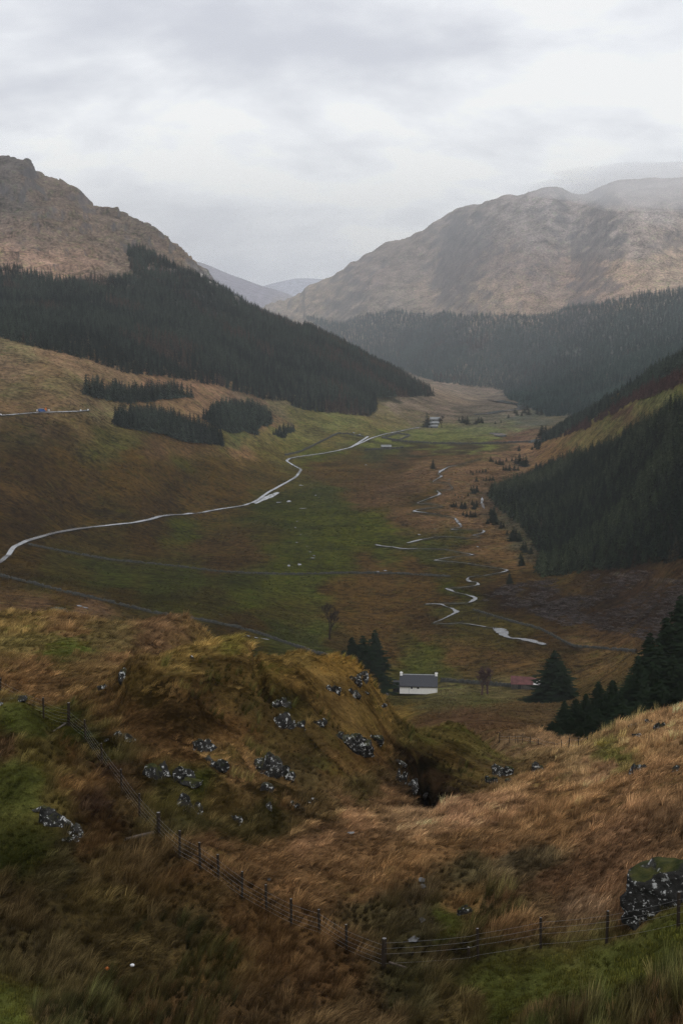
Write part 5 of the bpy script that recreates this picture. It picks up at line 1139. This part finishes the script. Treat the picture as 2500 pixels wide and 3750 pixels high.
def trunk_mesh(name, h, r0, mat, n=7):
    return tube_mesh(name, [(0, 0, -0.03), (0, 0, 0.05), (0.003, 0, h*0.5), (0, 0.002, h)], [r0*1.25, r0, r0*0.6, r0*0.12], mat, n)
CROWNS = [spruce_crown(s, 36, 10, 0.24) for s in (1, 2)] + [spruce_crown(3, 30, 11, 0.32)]
SMALLC = [spruce_crown(s, 16, 8, 0.24, 4, 1.9) for s in (5, 6, 7)]
TRUNK = trunk_mesh('spruce_trunk', 0.95, 0.016, M_BARK)
def spruce(px, py, top, label, k=0, wide=1.0, rmin=150, r=None, crowns=None, group=None, name='spruce_tree'):
    """stands where the picture shows its foot; height follows from where its top is seen"""
    if r is None: x, y, z, r = hit(px, py, rmin)
    else:
        az, _ = ray(px, top); x, y = math.sin(float(az))*r, math.cos(float(az))*r; z = float(ground(x, y))
    _, t = ray(px, top); h = max(1.2, CAMZ + float(t)*r - z)
    wide *= 1.55
    root = empty(name, (x, y, z), random.random()*6.28, (h*wide, h*wide, h)); tag(root, label, 'tree', group)
    cs = crowns or CROWNS
    link('trunk', TRUNK, root); link('crown', cs[k % len(cs)], root)
    return h
spruce(860, 1581, 1444, 'tall pointed spruce just left of the white cottage', 0, 1.0)
spruce(808, 1588, 1459, 'left spruce of the clump behind the knoll', 1, 1.0)
spruce(832, 1590, 1456, 'bushy spruce between the tall one and the left one behind the knoll', 2, 0.95)
spruce(790, 1588, 1490, 'small dark spruce at the left edge of the clump', 1, 1.2)
spruce(1270, 1613, 1490, 'broad dark spruce standing in front of the red-roofed barn', 2, 1.15)
spruce(1252, 1612, 1535, 'smaller spruce fused to the left of the broad barn spruce', 1, 1.2)
spruce(1292, 1614, 1525, 'smaller spruce fused to the right of the broad barn spruce', 0, 1.2)
RS = [ # right-hand stand: (px, top py, distance, variant, width, label)
 (1562,1362,262,0,0.85,'tallest dark spruce cut by the right edge'),(1530,1410,255,1,0.9,'second tallest spruce left of the right-edge spruce'),(1590,1385,250,1,1.0,'spruce mostly beyond the right edge of the stand'),
 (1492,1449,250,0,0.95,'spruce with a thin spire left of the tallest pair'),(1512,1470,238,2,0.9,'dense spruce below the thin-spired one'),(1465,1500,245,1,1.0,'mid-height spruce in the middle of the right stand'),
 (1442,1552,235,2,1.0,'spreading spruce with long side boughs at the stand edge'),(1545,1500,225,2,1.0,'near dark spruce low at the right edge'),(1480,1560,220,1,1.1,'near spruce filling the middle of the stand'),
 (1406,1558,232,1,1.1,'young spruce right of the twin tops'),(1374,1563,236,0,1.15,'young spruce with a sharp top at mid stand'),(1390,1590,222,2,1.1,'bushy young spruce under the twin tops'),
 (1345,1590,230,1,1.2,'young spruce third from the left end of the stand'),(1322,1602,226,2,1.15,'rounded young spruce second from the left end'),(1296,1608,224,0,1.3,'young spruce with a clear spire near the left end'),
 (1268,1655,216,2,1.6,'low bushy spruce at the left end of the stand'),(1244,1672,214,1,1.9,'lowest bush-like spruce at the very left tip of the stand'),(1310,1645,212,2,1.5,'low spreading spruce in front of the left end'),
 (1350,1640,208,1,1.5,'low spruce in front of the young stand'),(1430,1610,205,2,1.3,'low dark spruce behind the right brow'),(1395,1655,204,1,1.7,'lowest spruce just behind the grass brow'),(1515,1560,200,2,1.1,'dark spruce close behind the right brow'),(1560,1560,200,1,1.1,'dark spruce at right edge close behind the brow'),
 (1465,1610,198,2,1.3,'low spreading spruce behind the brow rocks'),
 (1284,1668,206,1,1.9,'bush-like spruce between the left tip and the spired one'),(1330,1668,204,2,1.9,'broad low spruce skirting the front of the stand'),(1372,1625,212,1,1.5,'dark young spruce filling the gap below the sharp top'),(1455,1545,230,0,1.2,'slender spruce beside the spreading one'),(1420,1585,226,2,1.3,'dark rounded spruce right of the bushy young one'),(1500,1520,228,1,1.2,'dark spruce below the thin-spired one, nearer'),(1585,1440,235,2,1.1,'dark spruce mostly outside the right edge, nearer')]
for px, top, r, k, wd, lb in RS: spruce(px, 0, top, lb, k, wd, r=r)
# small conifers along the burn and beside the young plantation: nothing tells most of them apart
SM = [(412,262,80),(1118,118,40),(885,202,45),(905,208,30),(930,222,36),(960,228,55),(985,230,40),(1015,202,35),(1060,198,36),(1090,215,60),(1120,224,90),(1150,240,80),(1175,246,92),(1040,280,60),(1010,276,45),(1080,276,55),(990,274,40),(1110,276,40),(845,288,30),(820,292,32),(795,292,26),(770,292,26),(740,314,34),(722,296,28),(770,368,46),(850,362,40),(880,362,45),(905,358,40),(828,358,26),(745,464,72),(772,452,56),(725,440,40),(700,488,32),(595,484,20),(620,502,20),(650,498,18),(580,578,44),(600,578,46),(560,574,30),(648,588,56),(675,588,58),(750,594,62),(735,560,50),(770,575,60),(660,644,40),(690,654,50),(720,660,62),(760,660,58),(740,660,44),(900,704,102),(930,724,92),(912,660,90),(888,640,60),(860,714,50),(970,750,62),(990,742,40),(1062,856,92),(1092,852,100),(1120,858,80),(1075,800,60),(1020,800,36),(1140,1055,84),(1150,930,70),(1170,950,90),(1215,960,60),(1130,1000,50),(1260,60,60),(1285,75,50),(1225,105,34)]
G_SM = 'small conifers along the burn'
for i, (cx_, cy_, ch) in enumerate(SM):
    px, py = 878 + cx_*0.28, 1003.5 + cy_*0.28
    lb = 'lone dark conifer beside the burn, out in the glen floor' if i == 0 else 'small dark conifer among those scattered between burn and plantation'
    if i:
        cl = ('clump of small conifers where the spur meets the meadow' if py < 1085 and px > 1110 else 'short row of tiny conifers on the bracken' if py < 1092 else 'conifers beside the burn just left of the plantation corner' if py < 1140 else 'conifer thicket left of the stony gap' if px < 1095 else 'conifers lining the stony gap at the plantation edge')
        lb = 'small dark conifer, one of the ' + cl; G_SM = cl
    spruce(px, py, py - ch*0.28*1.05, lb, i, 0.85 + 0.45*random.random(), 300, crowns=SMALLC, group=None if i == 0 else G_SM, name='small_conifer')
spruce(1169, 1341, 1312, 'single young conifer on the felled ground above the burn', 1, 0.9, 300, crowns=SMALLC, name='small_conifer')
FM = [(965,292,60),(1000,302,72),(985,296,50),(1080,292,50),(1100,288,44),(1060,300,40),(1110,296,36),(940,280,34),(1340,222,44),(1355,240,40),(1390,244,36),(1410,222,56),(1440,236,60),(1465,180,40),(1500,230,50),(1530,238,50),(1295,258,34),(1430,200,40),(1200,300,24),(1240,290,26),(1370,490,44),(1510,480,60),(1490,470,50),(1540,400,100),(1530,380,80),(1560,390,90)]
for i, (cx_, cy_, ch) in enumerate(FM):
    px, py = 752.6 + cx_*0.32, 878 + cy_*0.32
    spruce(px, py, py - ch*0.30, ('far conifer in the clump right of the far farm' if px < 1115 else 'conifer at the spur foot by the far meadow corner' if py > 995 else 'far conifer beside the hazy river bend beyond the meadow'), i, 1.0 + 0.3*random.random(), 900, crowns=SMALLC, group='far conifers beyond the meadow', name='far_conifer')
spruce(980, 981, 946, 'dark tree directly left of the far farm sheds', 2, 1.1, 900, crowns=SMALLC, name='far_conifer')

def bare_tree(seed, levels=5, spread=0.55, mat=None, gnarl=0.2):
    """unit-height leafless tree: list of tapered limbs; returns trunk mesh and crown mesh"""
    g = np.random.default_rng(seed); limbs = [[], []]
    def grow(p, d, L, r, lv):
        q = p.copy(); dd = d.copy(); pts = [p]; 
        for k in range(3):
            dd = dd + gnarl*(g.random(3) - 0.5); dd[2] += 0.06; dd /= np.linalg.norm(dd); q = q + dd*L/3; pts.append(q.copy())
        limbs[0 if lv == 0 else 1].append((pts, r))
        if lv >= levels: return
        for k in range(2 + (lv > 0) + (g.random() < 0.5)):
            s = 0.45 + 0.55*g.random(); b = np.array(pts[min(3, 1 + int(s*3))])
            a = g.random()*6.283; nd = dd*(0.75) + spread*np.array([math.cos(a), math.sin(a), 0.28]); nd /= np.linalg.norm(nd)
            grow(b, nd, L*(0.62 + 0.2*g.random()), r*0.56, lv + 1)
    grow(np.zeros(3), np.array([0.05, 0, 1.0]), 0.34, 0.034, 0)
    zmax = max(p[2] for ls in limbs for pts, _ in ls for p in pts)
    out = []
    for ls, nm in zip(limbs, ('trunk', 'crown')):
        C = []; F = []
        for pts, r in ls:
            P = np.array(pts)/zmax; n = 4 if nm == 'crown' else 6; n = 3 if r < 0.006 else n; k0 = len(C); rr = np.array([1, 0.85, 0.7, 0.5])*max(r, 0.0048)
            for i in range(len(P)):
                for k in range(n): a = 2*math.pi*k/n; C.append((P[i][0] + rr[i]*math.cos(a), P[i][1] + rr[i]*math.sin(a), P[i][2]))
            for i in range(len(P) - 1):
                for k in range(n): F.append((k0 + i*n + k, k0 + i*n + (k + 1) % n, k0 + (i + 1)*n + (k + 1) % n, k0 + (i + 1)*n + k))
        out.append(mesh_np('bare_' + nm, C, F, mat or M_TWIG, False))
    return out
BT = bare_tree(3, 5, 0.5, M_TWIG); BTR = bare_tree(8, 5, 0.42, M_TWIGRED); BSH = [bare_tree(s, 4, 0.8, M_TWIG, 0.35) for s in (11, 12)]
def bare(px, py, top, label, meshes, wide=1.0, group=None, name='bare_tree', rmin=250, cat='tree', rz=None):
    x, y, z, r = hit(px, py, rmin); _, t = ray(px, top); h = max(0.8, CAMZ + float(t)*r - z)
    root = empty(name, (x, y, z - 0.1), random.random()*6.28 if rz is None else rz, (h*wide, h*wide, h)); tag(root, label, cat, group)
    link('trunk', meshes[0], root); link('crown', meshes[1], root)
bare(757, 1469, 1384, 'leafless old tree standing alone on the green below the wall', BT, 0.9)
bare(1106, 1596, 1534, 'reddish leafless birch right of the cottage, left trunk', BTR, 1.15)
bare(1119, 1594, 1530, 'reddish leafless birch right of the cottage, right trunk', BTR, 1.15)
bare(1014, 983, 953, 'leafless tree at the right end of the far farm sheds', BT, 1.0, rmin=900)
SHR = [(985,1424,14,18,'dark leafless scrub on the inside of the burn bend'),(1005,1426,12,14,'dark leafless scrub on the inside of the burn bend'),(968,1424,10,14,'dark leafless scrub on the inside of the burn bend'),
       (1098,1425,18,16,'leafless bushes along the burn below the mossy wall'),(1115,1428,18,16,'leafless bushes along the burn below the mossy wall'),(1080,1424,16,16,'leafless bushes along the burn below the mossy wall'),(1132,1432,16,14,'leafless bushes along the burn below the mossy wall'),
       (985,1383,10,12,'low scrub above the small burn pool'),(1000,1383,10,12,'low scrub above the small burn pool'),(1013,1596,12,14,'dark bush at the right gable of the white cottage'),(1022,1597,9,10,'dark bush at the right gable of the white cottage')]
for i, (px, py, h_, w_, lb) in enumerate(SHR):
    lb = {0: 'middle bush of the ', 1: 'right bush of the ', 2: 'left bush of the ', 3: 'second bush of the ', 4: 'third bush of the ', 5: 'leftmost bush of the ', 6: 'rightmost bush of the ', 7: 'left clump of the ', 8: 'right clump of the ', 9: 'larger ', 10: 'smaller '}[i] + lb
    bare(px, py, py - h_, lb, BSH[i % 2], 1.3, group=('burnside bushes' if i < 9 else None), name='bush', cat='bush')
HB = [(20,962),(38,966),(52,972),(64,960),(80,966),(92,976),(100,982),(115,986),(122,976),(78,984),(108,968),(150,957),(190,960),(200,966),(215,968),(230,972),(240,966),(170,940),(190,938),(160,936),(215,938),(12,972)]
for i, (px, py) in enumerate(HB):
    bare(px, py, py - 9 - 5*random.random(), ('brown leafless scrub bush just above the upper road' if py < 950 else 'brown leafless scrub bush on the bank below the upper road'), BSH[i % 2], 1.6, group='scrub beside the upper road', name='scrub_bush', rmin=500, cat='bush')

# ---------------------------------------------------------------- the upper road: roadworks van, car, markers
M_BLUE = mat_simple('blue_van_paint', (0.015, 0.075, 0.26), 0.4, 0.08, 1.0, 0.5)
M_CARWHITE = mat_simple('white_car_paint', (0.75, 0.76, 0.77), 0.35, 0.05, 1.0, 0.5)
M_TYRE = mat_simple('tyre', (0.02, 0.02, 0.02), 0.9, 0.2, 4.0)
M_ORANGE = mat_simple('orange_plastic', (0.60, 0.15, 0.02), 0.6, 0.1, 2.0)
def wheel_mesh():
    bm = bmesh.new(); bmesh.ops.create_cone(bm, cap_ends=True, segments=12, radius1=0.34, radius2=0.34, depth=0.22); bmesh.ops.rotate(bm, verts=bm.verts, cent=(0, 0, 0), matrix=Matrix.Rotation(math.pi/2, 3, 'X'))
    me = bpy.data.meshes.new('wheel'); bm.to_mesh(me); bm.free(); me.materials.append(M_TYRE); return me
WHEEL = wheel_mesh()
def profile_body(bm, prof, y0, y1):
    a = [bm.verts.new((x, y0, z)) for x, z in prof]; b = [bm.verts.new((x, y1, z)) for x, z in prof]; n = len(prof)
    bm.faces.new(a); bm.faces.new(b[::-1])
    for i in range(n): bm.faces.new([a[i], b[i], b[(i + 1) % n], a[(i + 1) % n]])
def vehicle(px, py, prof, panes, paint, name, label, cat, base, rz=0.0):
    x, y, z, r = hit(px, py, 500); root = empty(name, (x, y, z + 0.55), math.atan2(-x, y) + rz); tag(root, label, cat)
    bm_obj('body', lambda bm: profile_body(bm, prof, -0.9, 0.9), paint, root)
    for q in panes: bm_obj('window', lambda bm: profile_body(bm, q, -0.915, -0.902), M_GLASS, root)
    for wx in base:
        for wy in (-0.82, 0.82): link('wheel', WHEEL, root, (wx, wy, 0.34))
vehicle(97, 948, [(-2.2,0.3),(2.2,0.3),(2.25,1.0),(1.55,1.25),(1.05,2.05),(-2.2,2.1)], [[(0.55,1.3),(1.4,1.3),(1.0,1.9),(0.55,1.9)]], M_BLUE, 'parked_van', 'blue van parked on the upper hillside road at left', 'van', (-1.4, 1.4))
vehicle(-3, 956, [(-2.0,0.28),(2.0,0.28),(2.05,0.75),(1.2,0.9),(0.6,1.42),(-1.2,1.42),(-2.0,0.95)], [[(-1.1,0.95),(0.95,0.95),(0.55,1.34),(-1.0,1.34)]], M_CARWHITE, 'car', 'white car on the upper road cut by the left edge', 'car', (-1.25, 1.25))
def marker(px, py, h, w, label, m):
    x, y, z, r = hit(px, py, 500); root = empty('road_marker', (x, y, z + 0.4), math.atan2(-x, y)); tag(root, label, 'road sign')
    bm_obj('stand', lambda bm: box(bm, -0.05, 0.05, -0.05, 0.05, 0, h), M_POST, root); bm_obj('board', lambda bm: box(bm, -w/2, w/2, -0.09, -0.051, h*0.35, h), m, root)
marker(186, 946, 1.3, 0.9, 'white marker board on the upper road, left of the pair', M_CARWHITE); marker(203, 945, 1.3, 0.9, 'white marker board at the far end of the upper road', M_CARWHITE)
marker(106, 947, 2.6, 1.0, 'orange roadworks board right behind the blue van', M_ORANGE); marker(113, 947, 1.7, 1.3, 'pale board beside the orange roadworks board', M_PALEIRON); marker(86, 948, 1.8, 1.0, 'pale board just left of the blue van', M_PALEIRON)
# scraps of litter in the near grass
def scrap(px, py, m, label):
    x, y, z, r = hit(px, py); V, F = ico(2); P = V*np.array([0.09, 0.07, 0.06])*(1 + 0.4*noise3(V, 2.0, int(px)))[:, None]
    tag(link('litter_scrap', mesh_np('litter_scrap', P, F, m, False), loc=(x, y, z + 0.42)), label, 'litter')
scrap(247, 2249, M_ORANGE, 'orange scrap of litter in the near grass at left'); scrap(305, 2241, M_CARWHITE, 'white scrap of litter in the near grass at left')
# ---------------------------------------------------------------- the damp air of the glen
def build_haze():
    lo = float(Z.min()) + CAMZ - 2.0; hi = float(Z.max()) + CAMZ + 6.0; s = 12400.0
    v = [(-s, -s, lo), (s, -s, lo), (s, s, lo), (-s, s, lo), (-s, -s, hi), (s, -s, hi), (s, s, hi), (-s, s, hi)]
    me = mesh_np('haze', v, [(3, 2, 1, 0), (4, 5, 6, 7), (0, 1, 5, 4), (1, 2, 6, 5), (2, 3, 7, 6), (3, 0, 4, 7)], None, False)
    m = bpy.data.materials.new('haze_air'); m.use_nodes = True; nt = m.node_tree; nt.nodes.clear()
    out = nt.nodes.new('ShaderNodeOutputMaterial'); pv = nt.nodes.new('ShaderNodeVolumePrincipled')
    pv.inputs['Color'].default_value = (0.90, 0.95, 1.0, 1); pv.inputs['Density'].default_value = HAZE_DENSITY
    pv.inputs['Anisotropy'].default_value = 0.0
    nt.links.new(pv.outputs[0], out.inputs['Volume']); me.materials.append(m)
    tag(link('haze', me), kind='stuff')
HAZE_DENSITY = 6.0e-5
build_haze()

# cloud sitting on the right-hand summit
def build_cloud():
    V, F = ico(5); P = V.copy()
    P *= (1 + 0.30*fbm(V[:, 0]*3.5 + V[:, 2]*0.4, V[:, 1]*2, 1.0, 4, 5))[:, None]
    P *= np.array([520.0, 330.0, 40.0]); P += np.array([830.0, 2780.0, CAMZ + 203])
    me = mesh_np('low_cloud', P, F, None)
    m = bpy.data.materials.new('cloud_vapour'); m.use_nodes = True; nt = m.node_tree; nt.nodes.clear()
    out = nt.nodes.new('ShaderNodeOutputMaterial'); pv = nt.nodes.new('ShaderNodeVolumePrincipled')
    pv.inputs['Density'].default_value = 0.0026; pv.inputs['Color'].default_value = (0.99, 0.99, 1, 1); pv.inputs['Anisotropy'].default_value = 0.7
    nt.links.new(pv.outputs[0], out.inputs['Volume']); me.materials.append(m)
    tag(link('low_cloud', me), kind='stuff')
build_cloud()
# drizzle hanging in the far side of the glen
def build_mist():
    x0, x1, y0, y1, z0, z1 = -1600.0, 2600.0, 2080.0, 3900.0, CAMZ - 158, CAMZ + 240
    v = [(x, y, z) for z in (z0, z1) for x, y in ((x0 if z == z0 else x0 + 500, y0), (x1, y0), (x1, y1), (x0 if z == z0 else x0 + 500, y1))]
    me = mesh_np('mist', v, [(3, 2, 1, 0), (4, 5, 6, 7), (0, 1, 5, 4), (1, 2, 6, 5), (2, 3, 7, 6), (3, 0, 4, 7)], None, False)
    m = bpy.data.materials.new('drizzle'); m.use_nodes = True; nt = m.node_tree; nt.nodes.clear()
    out = nt.nodes.new('ShaderNodeOutputMaterial'); pv = nt.nodes.new('ShaderNodeVolumePrincipled')
    pv.inputs['Color'].default_value = (0.90, 0.95, 1.0, 1); pv.inputs['Density'].default_value = 2.0e-4
    nt.links.new(pv.outputs[0], out.inputs['Volume']); me.materials.append(m); tag(link('mist', me), kind='stuff')
build_mist()
